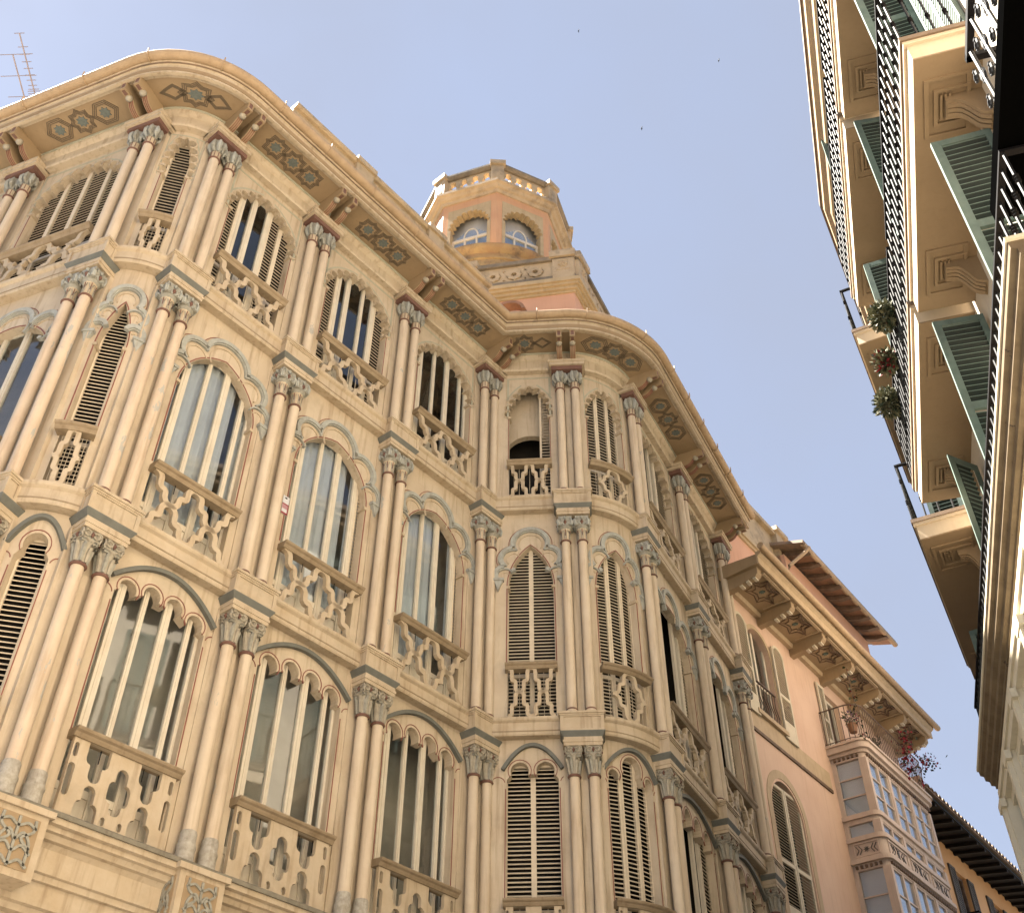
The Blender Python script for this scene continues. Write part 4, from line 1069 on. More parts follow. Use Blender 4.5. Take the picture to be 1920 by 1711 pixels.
# eave: coffers, beams, gutter
def pbox(name, m, *a, parent=pink): return build(name, pk.put(MB().box(*a)), m, parent)
build('eave', MB().add(MB().poly([(0, 15.30), (.93, 15.36), (.93, 15.60), (0, 15.64)], (), -.2, 9.5, lambda a, b, t: (t, a, b)), pk), 'soffit', pink)
build('eave_fascia', MB().add(MB().poly([(.93, 15.34), (.97, 15.34), (.97, 15.52), (1.05, 15.58), (1.05, 15.64), (.93, 15.64)], (), -.22, 9.52, lambda a, b, t: (t, a, b)).poly([(-.01, 15.20), (.10, 15.20), (.13, 15.30), (-.01, 15.30)], (), .0, 9.5, lambda a, b, t: (t, a, b)), pk), 'pink_trim', pink)
gut = [(1.12+.075*math.cos(R(a)), 15.66+.075*math.sin(R(a))) for a in range(0, 360, 30)]
build('gutter', MB().add(MB().poly(gut, (), -.35, 9.7, lambda a, b, t: (t, a, b)), pk), 'gutter', pink, 50)
for t in (-.02, 1.56, 3.14, 4.72, 6.30, 7.88, 9.3):
    o = MB().poly([(0, 15.02), (.45, 15.06), (.62, 15.12), (.80, 15.14), (.86, 15.20), (.86, 15.36), (0, 15.36)], (), t-.09, t+.09, lambda a, b, q: (q, a, b))
    bo = build('eave_beam', pk.put(o), 'soffit', pink)
    vo = MB()
    for q in (0, 1, 2): vo.box(t-.075+.0, t+.075, .40+.16*q, .47+.16*q, 15.03+.035*q, 15.09+.035*q)
    build('beam_moulding', pk.put(vo), 'shutter_cream', bo)
for k in range(6):
    t0 = .07+1.58*k; c = t0+.70; SX = lambda a, b, t: (a, b, 15.335-t)
    cf = MB(); cf.ribbon([(t0+.10, .20), (t0+1.30, .20), (t0+1.30, .86), (t0+.10, .86)], .05, -.03, .02, SX, closed=True)
    build('coffer', pk.put(cf), 'pink_trim', pink)
    sp = MB()
    for s in (1.0, .62): sp.ribbon([(c+x*1.75, .53+y) for x, y in star8(0, 0, .31*s, .20*s, n=6)], .024, -.03, .022, SX, closed=True)
    for k2 in range(6): 
        a = math.pi*k2/3; sp.ribbon([(c+.20*1.75*math.cos(a), .53+.20*math.sin(a)), (c+.31*1.75*math.cos(a), .53+.31*math.sin(a))], .02, -.03, .018, SX)
    so_ = build('coffer_star', pk.put(sp), 'brown_wood', pink)
    build('star_boss', pk.put(MB().poly(star8(c, .53, .075, .04), (), -.03, .015, SX)), 'green', so_)
# attic storey and its roof
build('attic_wall', pk.put(MB().box(.05, 4.0, -.3, .0, 15.6, 17.50)), 'pink_attic', pink)
build('attic_coping', pk.put(MB().box(.05, 4.05, -.36, .10, 17.50, 17.60).box(.05, 4.05, -.33, .05, 17.42, 17.50)), 'stone', pink)
build('attic_wall', pk.put(MB().poly([(4.0, 15.6), (9.2, 15.6), (9.2, 18.55), (4.0, 18.55)], [[(a, 15.9), (a+.8, 15.9), (a+.8, 17.75), (a, 17.75)] for a in (4.75, 7.05)], 0, -.3)), 'pink_attic', pink)
build('attic_side', pk.put(MB().box(8.95, 9.2, -4, -.3, 15.6, 18.6)), 'pink_attic', pink)
for a in (4.75, 7.05):
    fr = MB().box(a, a+.07, -.16, -.1, 15.9, 17.75).box(a+.73, a+.8, -.16, -.1, 15.9, 17.75).box(a, a+.8, -.16, -.1, 17.68, 17.75).box(a+.37, a+.43, -.16, -.1, 15.9, 17.7)
    wo = build('attic_window', pk.put(fr), 'brown_wood', pink); build('pane', pk.put(MB().box(a+.05, a+.75, -.135, -.13, 15.9, 17.7)), 'glass', wo)
    leaf(a-.48, a-.02, 15.85, 17.80, .04, 'shutter_grey', None, False, 'shutter', .1); leaf(a+.82, a+1.28, 15.85, 17.80, .04, 'shutter_grey', None, False, 'shutter', .1)
leaf(8.74, 9.19, 15.85, 17.80, .04, 'shutter_grey', None, False, 'shutter', .1)
build('room_lining', pk.put(MB().box(4.2, 8.8, -.9, -.85, 15.7, 18.4)), 'dark', pink)
sl = lambda a, b, t: (t, a, b)
build('attic_roof', pk.put(MB().poly([(-3.0, 19.75), (.62, 18.52), (.64, 18.60), (-3.0, 19.85)], (), 3.8, 9.75, sl)), 'roof_tile', pink)
for k in range(9):
    t = 4.15+.62*k
    build('rafter', pk.put(MB().poly([(-.1, 18.62), (-.1, 18.75), (.60, 18.52), (.60, 18.44), (.3, 18.46)], (), t, t+.16, sl)), 'brown_wood', pink)
    build('soffit_tile', pk.put(MB().poly([(.16, 0), (.62, 0)], (), 0, .1) if False else MB().poly([(-.02, 18.69), (.56, 18.50), (.56, 18.515), (-.02, 18.705)], (), t+.18, t+.60, sl)), 'terracotta', pink)
gut = [(.58+.07*math.cos(R(a)), 18.54+.07*math.sin(R(a))) for a in range(0, 360, 30)]
build('attic_gutter', MB().add(MB().poly(gut, (), 3.9, 9.85, sl), pk), 'gutter', pink, 50)
for k in range(22):
    t = 3.95+.265*k; inst('roof_tile', tm, pink, pk(t, .62, 18.58), PA)
dp = MB().tube([pk(3.98, .70, 18.44), pk(3.92, .62, 18.30), pk(3.75, .18, 17.95), pk(3.72, .10, 17.7), pk(3.72, .10, 16.2)], .05, 8)
build('downpipe', dp, 'gutter', pink, 60)
# parapet end of the corner building's terrace
build('parapet_end', pk.put(MB().box(-1.0, 4.3, -.45, -.25, 17.5, 19.25).box(-1.0, 4.4, -.55, -.12, 19.25, 19.38).box(4.0, 4.55, -.55, -.10, 17.5, 19.35).box(3.93, 4.62, -.6, -.02, 19.35, 19.48)), 'stone', house)

build('inner_block', pk.put(MB().box(.1, 9.0, -6, -1.0, 0, 18.8)), 'dark', pink)
# ---------------------------------------------------------------- glazed bay of the pink house, terrace on top
G0, G1, GD = 4.25, 8.05, .80
def gpath(o, r=.16):
    """plan line round the bay at offset o"""
    a, b, d = G0-o, G1+o, GD+o; r = r+o*.5
    return [(a, 0)]+[(a+r-r*math.cos(R(90*k/6)), d-r+r*math.sin(R(90*k/6))) for k in range(7)]+[(b-r+r*math.sin(R(90*k/6)), d-r+r*math.cos(R(90*k/6))) for k in range(7)]+[(b, 0)]
def gband(o, z0, z1):
    p = gpath(o); mb = MB(); k = len(p); mb.poly(p, (), z0, z1, lambda a, b, t: (a, b, t)); return mb
gal = build('gallery', pk.put(MB().add(gband(.12, 12.98, 13.12)).add(gband(.16, 13.12, 13.17)).add(gband(.05, 12.90, 12.98)).add(gband(.0, 12.78, 12.90))), 'pink_gallery', pink)
gparts = MB()
for z0, z1, o in ((11.46, 11.56, .05), (11.36, 11.46, .0), (10.98, 11.08, .05), (10.62, 10.98, .0), (10.52, 10.60, .07), (10.60, 10.64, .04), (10.38, 10.52, .0), (9.2, 9.3, .05), (8.7, 8.76, .05), (8.2, 8.7, .0)): gparts.add(gband(o, z0, z1))
build('gallery_rail', pk.put(gparts), 'pink_gallery', pink)
dn = MB()
for zc in (12.86, 10.46):
    k = 0
    while G0+.1+.105*k < G1-.1: dn.box(G0+.1+.105*k, G0+.15+.105*k, GD-.01, GD+.045, zc-.04, zc+.02); k += 1
    for k in range(6): dn.box(G0-.045, G0+.01, .08+.105*k, .13+.105*k, zc-.04, zc+.02)
dno = build('gallery_dentils', pk.put(dn), 'brown_wood', pink); dno['kind'] = 'stuff'
for z0, z1, rows in ((11.56, 12.78, 3), (11.08, 11.36, 1), (9.3, 10.38, 2), (8.76, 9.2, 1)):
    for k in range(4):
        t = G0+.06+(G1-G0-.12)*k/3; w_ = .13
        build('mullion', pk.put(MB().box(t-w_/2, t+w_/2, GD-.10, GD+.012, z0, z1)), 'pink_gallery', gal)
    for k in range(3):
        a = G0+.06+(G1-G0-.12)*k/3+.065; b = G0+.06+(G1-G0-.12)*(k+1)/3-.065; m_ = (a+b)/2
        bar = MB().box(m_-.035, m_+.035, GD-.07, GD-.005, z0, z1)
        for q in range(1, rows): bar.box(a, b, GD-.06, GD-.015, z0+(z1-z0)*q/rows-.016, z0+(z1-z0)*q/rows+.016)
        bar.box(a, a+.035, GD-.06, GD-.01, z0, z1).box(b-.035, b, GD-.06, GD-.01, z0, z1).box(a, b, GD-.06, GD-.01, z0, z0+.035).box(a, b, GD-.06, GD-.01, z1-.035, z1)
        build('sash', pk.put(bar), 'pink_gallery', gal)
        for q in range(rows):
            for u0, u1 in ((a+.03, m_-.03), (m_+.03, b-.03)): build('pane', pk.put(MB().box(u0, u1, GD-.042, GD-.036, z0+(z1-z0)*q/rows+.014, z0+(z1-z0)*(q+1)/rows-.014)), 'glass_bright', gal)
    sd_ = MB().box(G0-.01, G0+.09, .0, .10, z0, z1).box(G0-.01, G0+.09, GD-.16, GD-.02, z0, z1)
    for q in range(1, rows): sd_.box(G0+.02, G0+.06, .1, GD-.16, z0+(z1-z0)*q/rows-.014, z0+(z1-z0)*q/rows+.014)
    build('sash', pk.put(sd_), 'pink_gallery', gal)
    for q in range(rows): build('pane', pk.put(MB().box(G0+.035, G0+.042, .09, GD-.15, z0+(z1-z0)*q/rows+.014, z0+(z1-z0)*(q+1)/rows-.014)), 'glass_bright', gal)
build('gallery_sky_sheet', pk.put(MB().box(G0+.10, G1-.12, GD-.13, GD-.12, 8.7, 12.8).box(G0+.09, G0+.10, .05, GD-.14, 8.7, 12.8)), 'pane_backing', gal)  # added white sheets imitating sky reflected in the panes
for k in range(3):
    a = G0+.06+(G1-G0-.12)*k/3+.10; b = a+(G1-G0-.12)/3-.2; fx = lambda x, y, t: (x, GD+.002+t, y); c = (a+b)/2; z = 10.80
    o = MB(); o.ribbon([(a, 10.67), (b, 10.67), (b, 10.94), (a, 10.94)], .03, 0, .02, fx, closed=True)
    po = build('ornament_panel', pk.put(o), 'pink_gallery', gal)
    o = MB(); o.poly(star8(c, z, .075, .035), (), 0, .015, fx)
    for s in (-1, 1): 
        for q in (.16, .27): o.ribbon([(c+s*(q+.09), z+.09), (c+s*q, z), (c+s*(q+.09), z-.09)], .02, 0, .014, fx)
        o.ribbon([(c-.1, z+s*.105), (c, z+s*.06), (c+.1, z+s*.105)], .02, 0, .014, fx)
    build('star_ornament', pk.put(o), 'grey_shutter', gal)
fx = lambda x, y, t: (G0-.002-t, x, y); o = MB(); o.ribbon([(.12, 10.67), (.66, 10.67), (.66, 10.94), (.12, 10.94)], .025, 0, .02, fx, closed=True); build('ornament_panel', pk.put(o), 'pink_gallery', gal)
o = MB(); o.poly(star8(.39, 10.80, .07, .03), (), 0, .015, fx)
for s in (-1, 1):
    for q in (.10, .17): o.ribbon([(.39+s*(q+.06), 10.89), (.39+s*q, 10.80), (.39+s*(q+.06), 10.71)], .018, 0, .014, fx)
build('star_ornament', pk.put(o), 'grey_shutter', gal)
# terrace railing
rp = gpath(.10, .30); L = [0]
for a, b in zip(rp, rp[1:]): L.append(L[-1]+math.dist(a, b))
rail = build('terrace_railing', pk.put(MB().tube([(x, y, 14.05) for x, y in rp], .016, 6).add(MB().tube([(x, y, 13.24) for x, y in rp], .010, 5))), 'iron_rust', pink)
barm = MB().tube([(0, 0, 13.17), (0, 0, 14.05)], .010, 5).mesh('bar', ['iron_rust'])
for p in resample(rp, 46): q = pk(p[0], p[1], 0); inst('bar', barm, rail, q)
leaf(4.22, 4.60, 13.2, 14.9, .045, 'shutter_cream', None, False, 'shutter', .3)
build('terrace_door', pk.put(MB().box(4.6, 4.68, -.16, -.1, 13.2, 14.85).box(5.42, 5.5, -.16, -.1, 13.2, 14.85).box(5.02, 5.08, -.16, -.1, 13.2, 14.85).box(4.6, 5.5, -.16, -.1, 14.77, 14.85)), 'window_white', pink)
build('room_lining', pk.put(MB().box(4.4, 5.7, -.7, -.65, 13.1, 15)), 'dark', pink)
fo = build('shutter_slats', fine, 'shutter_cream', pink); fo['kind'] = 'stuff'

# ================================================================ ORANGE HOUSE
ok = Plane(PO-pmn*.5, PA)
org = thing('orange_house', (ok(14, -3, 0)[0], ok(14, -3, 0)[1], 0), 'orange stucco house under a deep black-shadowed tiled eave', 'building')
OW = [[(a, 10.6), (a+.95, 10.6), (a+.95, 13.50), (a, 13.50)] for a in (13.55, 16.6, 19.4)]
build('wall', ok.put(MB().poly([(9.5, 0), (24, 0), (24, 14.12), (9.5, 14.12)], OW, 0, -.3)), 'orange_wall', org)
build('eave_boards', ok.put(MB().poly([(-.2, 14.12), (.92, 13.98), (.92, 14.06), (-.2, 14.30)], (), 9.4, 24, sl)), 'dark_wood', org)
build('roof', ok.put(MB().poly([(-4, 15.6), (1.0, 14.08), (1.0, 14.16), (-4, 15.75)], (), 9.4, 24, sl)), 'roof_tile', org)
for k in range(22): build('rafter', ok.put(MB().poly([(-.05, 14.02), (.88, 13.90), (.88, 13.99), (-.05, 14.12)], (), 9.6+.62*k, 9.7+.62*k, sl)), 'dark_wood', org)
for k in range(52): inst('roof_tile', tm, org, ok(9.5+.27*k, 1.04, 14.10), PA, (1.25, 1.3, 1.2))
build('verge', ok.put(MB().box(9.2, 9.45, -2, .95, 14.0, 14.35)), 'pink', org)
for a in (13.55, 16.6, 19.4):
    fr = MB().box(a, a+.08, -.18, -.1, 10.6, 13.5).box(a+.87, a+.95, -.18, -.1, 10.6, 13.5).box(a, a+.95, -.18, -.1, 13.42, 13.5).box(a+.44, a+.51, -.18, -.1, 10.6, 13.5)
    wo = build('window', ok.put(fr), 'brown_wood', org); build('pane', ok.put(MB().box(a+.06, a+.9, -.15, -.145, 10.6, 13.45)), 'glass', wo)
    for u0, u1 in ((a-.50, a-.02), (a+.97, a+1.45)):
        s_ = MB().box(u0, u0+.06, .0, .05, 10.6, 13.5).box(u1-.06, u1, .0, .05, 10.6, 13.5).box(u0, u1, .0, .05, 10.6, 10.8).box(u0, u1, .0, .05, 13.42, 13.5)
        z = 10.85
        while z < 13.4: s_.box(u0+.06, u1-.06, .005, .04, z, z+.03); z += .06
        build('shutter', ok.put(s_), 'grey_shutter', org)
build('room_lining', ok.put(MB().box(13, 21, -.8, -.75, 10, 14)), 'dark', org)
rl = build('balcony_railing', ok.put(MB().box(12.9, 17.3, .50, .54, 12.02, 12.06).box(12.9, 12.94, 0, .54, 12.02, 12.06)), 'iron_black', org)
for k in range(30): build('bar', ok.put(MB().box(12.92+.145*k, 12.935+.145*k, .51, .53, 10.9, 12.03)), 'iron_rust', rl)
build('balcony_slab', ok.put(MB().box(12.85, 17.35, 0, .58, 10.75, 10.9)), 'orange_wall', org)

build('inner_block', ok.put(MB().box(9.6, 23.9, -6, -1.0, 0, 14.5)), 'dark', org)
# ================================================================ RIGHT-HAND BUILDING WITH IRON BALCONIES
RA = R(73.5); rs = Vector((math.cos(RA), math.sin(RA))); rn = Vector((math.sin(RA), -math.cos(RA)))
class RPlane:
    """s along the street, D away from the street, measured from the viewpoint's foot"""
    def __init__(s, o, a): s.o = Vector(o); s.d = Vector((math.cos(a), math.sin(a))); s.n = Vector((s.d.y, -s.d.x)); s.a = a
    def __call__(s, u, D, z): p = s.o+s.d*u+s.n*D; return (p.x, p.y, z)
    def put(s, mb): return MB().add(mb, s)
r1 = RPlane((0, 0), RA)
A2 = R(62.5); k0 = Vector(r1(12.55, 2.03, 0)[:2]); r2 = RPlane(k0-Vector((math.sin(A2), -math.cos(A2)))*2.03, A2)
rb = thing('balcony_building', (r1(8, 5, 0)[0], r1(8, 5, 0)[1], 0), 'tall cream building with stacked iron-railed balconies and open green shutters on the right', 'building')
WD = 2.70
def doors(P, cs, z0): return [[(c-.5, z0), (c+.5, z0), (c+.5, z0+2.55), (c-.5, z0+2.55)] for c in cs]
D1 = (-6.5, -3.5, -.5, 2.6, 7.15, 10.5); FLZ = (3.0, 7.05, 11.25, 15.30)
holes = [h for z in FLZ[1:] for h in doors(r1, D1, z)]
AXR = lambda a, b, t: (a, WD+t, b)
build('wall', r1.put(MB().poly([(-9, 0), (12.55, 0), (12.55, 18.2), (-9, 18.2)], holes, 0, .3, AXR)), 'rb_wall', rb)
holes2 = [h for z in FLZ[1:] for h in doors(r2, (2.0, 6.5), z)]
build('wall', r2.put(MB().poly([(-.1, 0), (11, 0), (11, 18.2), (-.1, 18.2)], holes2, 0, .3, AXR)), 'rb_wall', rb)
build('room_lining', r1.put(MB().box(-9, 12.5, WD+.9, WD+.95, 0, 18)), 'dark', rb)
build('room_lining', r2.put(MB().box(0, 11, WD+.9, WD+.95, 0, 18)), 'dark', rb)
build('roof', r1.put(MB().box(-9, 12.5, WD-.05, WD+6, 18.2, 18.35)), 'roof_tile', rb)
build('inner_block', r1.put(MB().box(-9, 12.5, WD+1.0, WD+6, 0, 18.2)), 'dark', rb); build('inner_block', r2.put(MB().box(0, 11, WD+1.0, WD+6, 0, 18.2)), 'dark', rb)
# eave cornice
def rsweep(prof, u0, u1, P): return P.put(MB().poly(prof, (), u0, u1, lambda a, b, t: (t, a, b)))
for P, a, b in ((r1, -9, 12.55), (r2, 0, 11)):
    build('eave_cornice', rsweep([(WD+.1, 17.55), (WD-.18, 17.55), (WD-.22, 17.62), (WD-.25, 17.70), (WD-.50, 17.74), (WD-.54, 17.86), (WD-.60, 17.92), (WD-.63, 18.05), (WD+.1, 18.05)], a, b, P), 'rb_cornice', rb)
    build('eave_edge', rsweep([(WD-.66, 18.05), (WD-.66, 18.16), (WD+.1, 18.3), (WD+.1, 18.05)], a, b, P), 'rb_edge', rb)
# balconies
barme = MB(); barme.tube([(0, 0, .03), (0, 0, 1.03)], .0125, 6); barme.mi = 1
for zc in (.34, .74):
    for q in (-.03, 0, .03): barme.lathe([(.013, zc+q-.012), (.024, zc+q), (.013, zc+q+.012)], 6)
barme = barme.mesh('bar', ['iron', 'iron_black'], 50)
def balcony(P, s0, s1, zb, far_floor=False, slab=True, depth=.66):
    De = WD-depth
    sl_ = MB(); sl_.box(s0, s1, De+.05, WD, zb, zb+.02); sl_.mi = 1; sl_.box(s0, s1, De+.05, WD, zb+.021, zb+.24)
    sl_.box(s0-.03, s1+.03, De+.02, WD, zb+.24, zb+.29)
    so = build('balcony_slab', P.put(sl_), ['rb_slab_shaded', 'rb_fascia'], rb)
    build('slab_edge', P.put(MB().box(s0-.05, s1+.05, De, WD, zb+.29, zb+.35)), 'rb_edge', so)
    for e, sg in ((s0, 1), (s1, -1)):       # moulded frame and scroll corbel under each end
        c = e+sg*.55; fr = MB(); F = lambda a, b, t: (a, b, zb-t)
        fr.ribbon([(c-.30, De+.16), (c+.30, De+.16), (c+.30, WD-.12), (c-.30, WD-.12)], .035, -.002, .022, F, closed=True)
        fr.ribbon([(c-.18, De+.24), (c+.18, De+.24), (c+.18, WD-.12), (c-.18, WD-.12)], .03, -.002, .03, F, closed=True)
        for q in (.28, .32, .36): fr.box(c-.13, c+.13, De+q, De+q+.02, zb-.03, zb+.002)
        co = build('soffit_frame', P.put(fr), 'rb_slab_shaded', so)
        cb = MB().poly(smoothline([(WD, zb-.42), (WD-.10, zb-.36), (WD-.16, zb-.22), (WD-.22, zb-.12), (WD-.34, zb-.09)], 4)+[(WD-.34, zb), (WD, zb)], (), c-.10, c+.10, lambda a, b, t: (t, a, b))
        for q in (-.05, 0, .05):
            cb.ribbon([(x-.006, z-.004) for x, z in smoothline([(WD-.02, zb-.42), (WD-.10, zb-.36), (WD-.16, zb-.22), (WD-.22, zb-.12), (WD-.32, zb-.09)], 4)], .02, c+q-.017, c+q+.017, lambda a, b, t: (t, a, b))
        build('scroll_corbel', P.put(cb), 'rb_slab_shaded', so)
    railing(P, s0, s1, zb+.35, De+.03)
    return so
def railing(P, s0, s1, z, Dr):
    r = build('railing', P.put(MB().box(s0-.02, s1+.02, Dr-.025, Dr+.025, z+1.03, z+1.055).box(s0-.02, s0+.03, Dr+.025, WD, z+1.03, z+1.055).box(s1-.03, s1+.02, Dr+.025, WD, z+1.03, z+1.055)), 'iron_black', rb)
    build('rail_bottom', P.put(MB().box(s0, s1, Dr-.012, Dr+.012, z+.03, z+.05)), 'iron', r)
    n = int((s1-s0)/.135)
    for k in range(n+1): inst('bar', barme, r, P(s0+(s1-s0)*k/n, Dr, z), P.a)
    for k in range(1, 4):
        for e in (s0, s1): inst('bar', barme, r, P(e, Dr+(WD-Dr)*k/4, z), P.a)
for zb in (10.90, 14.95):
    balcony(r1, 5.71, 8.82, zb); balcony(r1, 8.99, 12.28, zb); balcony(r2, .55, 4.75, zb, depth=.80)
balcony(r2, 6.2, 9.4, 6.85)
# lower balcony running behind the glazed bay's cornice
railing(r1, 4.7, 12.3, 6.85, 1.97)
build('balcony_slab', r1.put(MB().box(4.6, 12.4, 1.92, WD, 6.70, 6.85)), 'rb_slab_shaded', rb)
# shutters: open leaves stand out from the wall, closed ones fill the door
def gleaf(P, s, Da, Db, z0, z1, lean=.0, singles=True):
    """leaf in the plane s = const, from depth Da (free edge) to Db (hinge)"""
    T = lambda x, y, z: P(s+y+lean*(Db-x), x, z)
    fr = MB().box(Da, Da+.075, -.022, .022, z0, z1).box(Db-.06, Db, -.022, .022, z0, z1).box(Da+.075, Db-.06, -.02, .02, z0, z0+.14).box(Da+.075, Db-.06, -.02, .02, z1-.08, z1).box(Da+.075, Db-.06, -.02, .02, (z0+z1)/2-.05, (z0+z1)/2+.05)
    f = build('shutter', MB().add(fr, T), 'green', rb); z = z0+.17; w = Db-Da-.135
    sme = SLG
    while z < z1-.10:
        if abs(z-(z0+z1)/2) > .07:
            o = inst('slat', sme, f, T(Da+.075, 0, z), P.a-math.pi/2-math.atan(lean)*1.0, (w, 1, 1))
        z += .075
    return f
sg = MB(); sg.box(0, 1, -.005, .005, -.026, .026)
sg.v = [(x, y*math.cos(.75)-z*math.sin(.75), y*math.sin(.75)+z*math.cos(.75)) for x, y, z in sg.v]
sg.mi = 1; sg.box(0, 1, .014, .024, -.026, -.016); sg.box(0, 1, -.024, -.014, .014, .022)  # paler lips stand in for the lit slat edges
SLG = sg.mesh('slat', ['green_shaded', 'green'])
for (P, s, z0) in ((r1, 6.36, 7.95), (r1, 8.66, 7.95), (r1, 11.2, 7.95), (r1, 8.68, 12.0), (r1, 11.05, 12.0), (r1, 6.6, 12.0), (r1, 11.05, 15.35), (r2, 2.5, 7.95), (r2, 2.55, 12.0)):
    gleaf(P, s, 2.3 if s == 11.2 else 2.14, 2.66, z0, z0+2.55, -.9 if s == 11.2 else random.uniform(-.08, .12))
def cleaf(P, s0, s1, z0, z1, o=0.0):
    WD = 2.70+o; fr = MB().box(s0, s0+.06, WD+.05, WD+.09, z0, z1).box(s1-.06, s1, WD+.05, WD+.09, z0, z1).box(s0+.06, s1-.06, WD+.052, WD+.088, z0, z0+.15).box(s0+.06, s1-.06, WD+.052, WD+.088, z1-.08, z1)
    z = z0+.18
    while z < z1-.1: fr.box(s0+.06, s1-.06, WD+.055, WD+.07, z, z+.035); z += .07
    build('shutter', P.put(fr), 'green', rb)
for z in FLZ[1:]:
    for c in D1[:4]: cleaf(r1, c-.5, c, z, z+2.55); cleaf(r1, c, c+.5, z, z+2.55)
    for c in (2.0, 6.5): cleaf(r2, c-.5, c, z, z+2.55)
    for c in (7.15, 10.5): cleaf(r1, c+.0, c+.5, z, z+2.55)
for z in FLZ[1:]:      # leaves folded flat against the wall beside the doors
    for u0 in (5.72, 6.12, 7.68, 8.20, 9.05, 9.50, 11.02, 11.52, 12.0): cleaf(r1, u0, u0+.44, z, z+2.55, -.10)
    for u0 in (.5, 1.0, 2.52, 3.1, 3.7): cleaf(r2, u0, u0+.46, z, z+2.55, -.10)
# nearest balcony: scrolled iron railing over an underside whose unlit look is put into the black
nb = build('unlit_underside', r1.put(MB().box(.8, 5.28, 1.95, WD, 7.93, 8.05)), 'black', rb)
nr = build('scroll_railing', r1.put(MB().box(1.0, 4.64, 2.02, 2.07, 8.94, 8.99).box(4.59, 4.64, 2.02, WD, 8.94, 8.99)), 'iron_black', rb)
for k in range(14):
    s = 1.3+.25*k; o = MB().tube([(s, 2.045, 8.05), (s, 2.045, 8.95)], .016, 6)
    for zc in (8.28, 8.62): o.tube([(s+.06*math.sin(R(q))*(1-q/700), 2.045, zc+.09*math.cos(R(q))*(1-q/700)) for q in range(0, 420, 40)], .012, 5); o.tube([(s+.125-.05*math.sin(R(q))*(1-q/700), 2.045, zc+.17+.06*math.cos(R(q))*(1-q/700)) for q in range(0, 420, 40)], .012, 5)
    build('scroll_bar', r1.put(o), 'iron', nr)
build('pilaster', r1.put(MB().box(4.9, 5.15, WD-.05, WD+.02, 0, 17.5)), 'rb_wall', rb)
# glazed timber bay (cornice, mullions, sashes)
M0, M1, MD = 4.37, 11.15, 1.75
bayg = build('glazed_bay', rsweep([(WD, 6.42), (1.735, 6.42), (1.735, 6.45), (1.70, 6.46), (1.695, 6.50), (1.66, 6.515), (1.655, 6.56), (1.625, 6.575), (1.62, 6.63), (WD, 6.69)], M0, M1+.05, r1), 'mir_brown', rb)
build('cornice_edge', rsweep([(1.608, 6.628), (1.608, 6.652), (WD, 6.70), (WD, 6.628)], M0-.02, M1+.07, r1), 'mir_cream', bayg)
build('head_rail', r1.put(MB().box(M0, M1, MD, MD+.1, 6.22, 6.42).box(M0, M1, MD-.02, MD+.1, 6.30, 6.36)), 'mir_cream', bayg)
nbay = 6; wb = (M1-M0)/nbay
for k in range(nbay+1):
    s = M0+wb*k; s = min(max(s, M0+.09), M1-.09)
    build('mullion', r1.put(MB().box(s-.09, s+.09, MD-.005, MD+.14, 2.6, 6.24).box(s-.05, s+.05, MD-.045, MD, 2.6, 6.24).box(s-.11, s+.11, MD-.055, MD+.0, 6.14, 6.22)), 'mir_cream', bayg)
for k in range(nbay):
    a, b = M0+wb*k+.09, M0+wb*(k+1)-.09; m_ = (a+b)/2
    f = MB()
    for u0, u1 in ((a, m_), (m_, b)):
        f.box(u0, u0+.055, MD+.05, MD+.11, 2.6, 6.22).box(u1-.055, u1, MD+.05, MD+.11, 2.6, 6.22)
        for z in (2.6, 3.7, 4.9, 6.14): f.box(u0, u1, MD+.055, MD+.105, z, z+.08)
    build('sash', r1.put(f), 'mir_cream', bayg)
    for u0, u1 in ((a, m_), (m_, b)):
        for z0, z1 in ((2.68, 3.7), (3.78, 4.9), (4.98, 6.14)): build('pane', r1.put(MB().box(u0+.05, u1-.05, MD+.078, MD+.084, z0, z1)), 'glass', bayg)
build('pane_backing', r1.put(MB().box(M0+.1, M1-.1, MD+.35, MD+.37, 2.6, 6.4)), 'curtain', bayg)
build('end_wall', r1.put(MB().box(M1-.1, M1, MD+.1, WD, 2.6, 6.5)), 'mir_cream', bayg)
build('bay_floor', r1.put(MB().box(M0, M1, MD-.02, WD, 2.35, 2.6)), 'mir_brown', bayg)

# ================================================================ SMALL THINGS
# sign on the pier
b3 = BAY[3]; sgn = thing('agency_sign', b3(-b3.L/2+.33, 0, 10.6), 'small white and red paper sign fixed beside the second-floor columns', 'sign')
SX = lambda u, h, z: b3(-b3.L/2+.315+u, WH+.004+h, z)
zs = 10.62
build('board', MB().add(MB().box(0, .105, 0, .006, zs, zs+.30), SX), 'sign_white', sgn)
build('lower_band', MB().add(MB().box(.002, .103, .006, .008, zs+.015, zs+.165), SX), 'sign_pink', sgn)
bd_ = MB().box(.0, .105, .008, .010, zs+.0, zs+.022).box(.0, .105, .008, .010, zs+.155, zs+.172).box(.095, .105, .008, .010, zs+.02, zs+.16)
build('red_border', MB().add(bd_, SX), 'sign_red', sgn)
build('white_field', MB().add(MB().box(.006, .09, .008, .0095, zs+.03, zs+.085), SX), 'sign_white', sgn)
build('dark_mark', MB().add(MB().box(.03, .065, .006, .009, zs+.255, zs+.275), SX), 'iron_black', sgn)
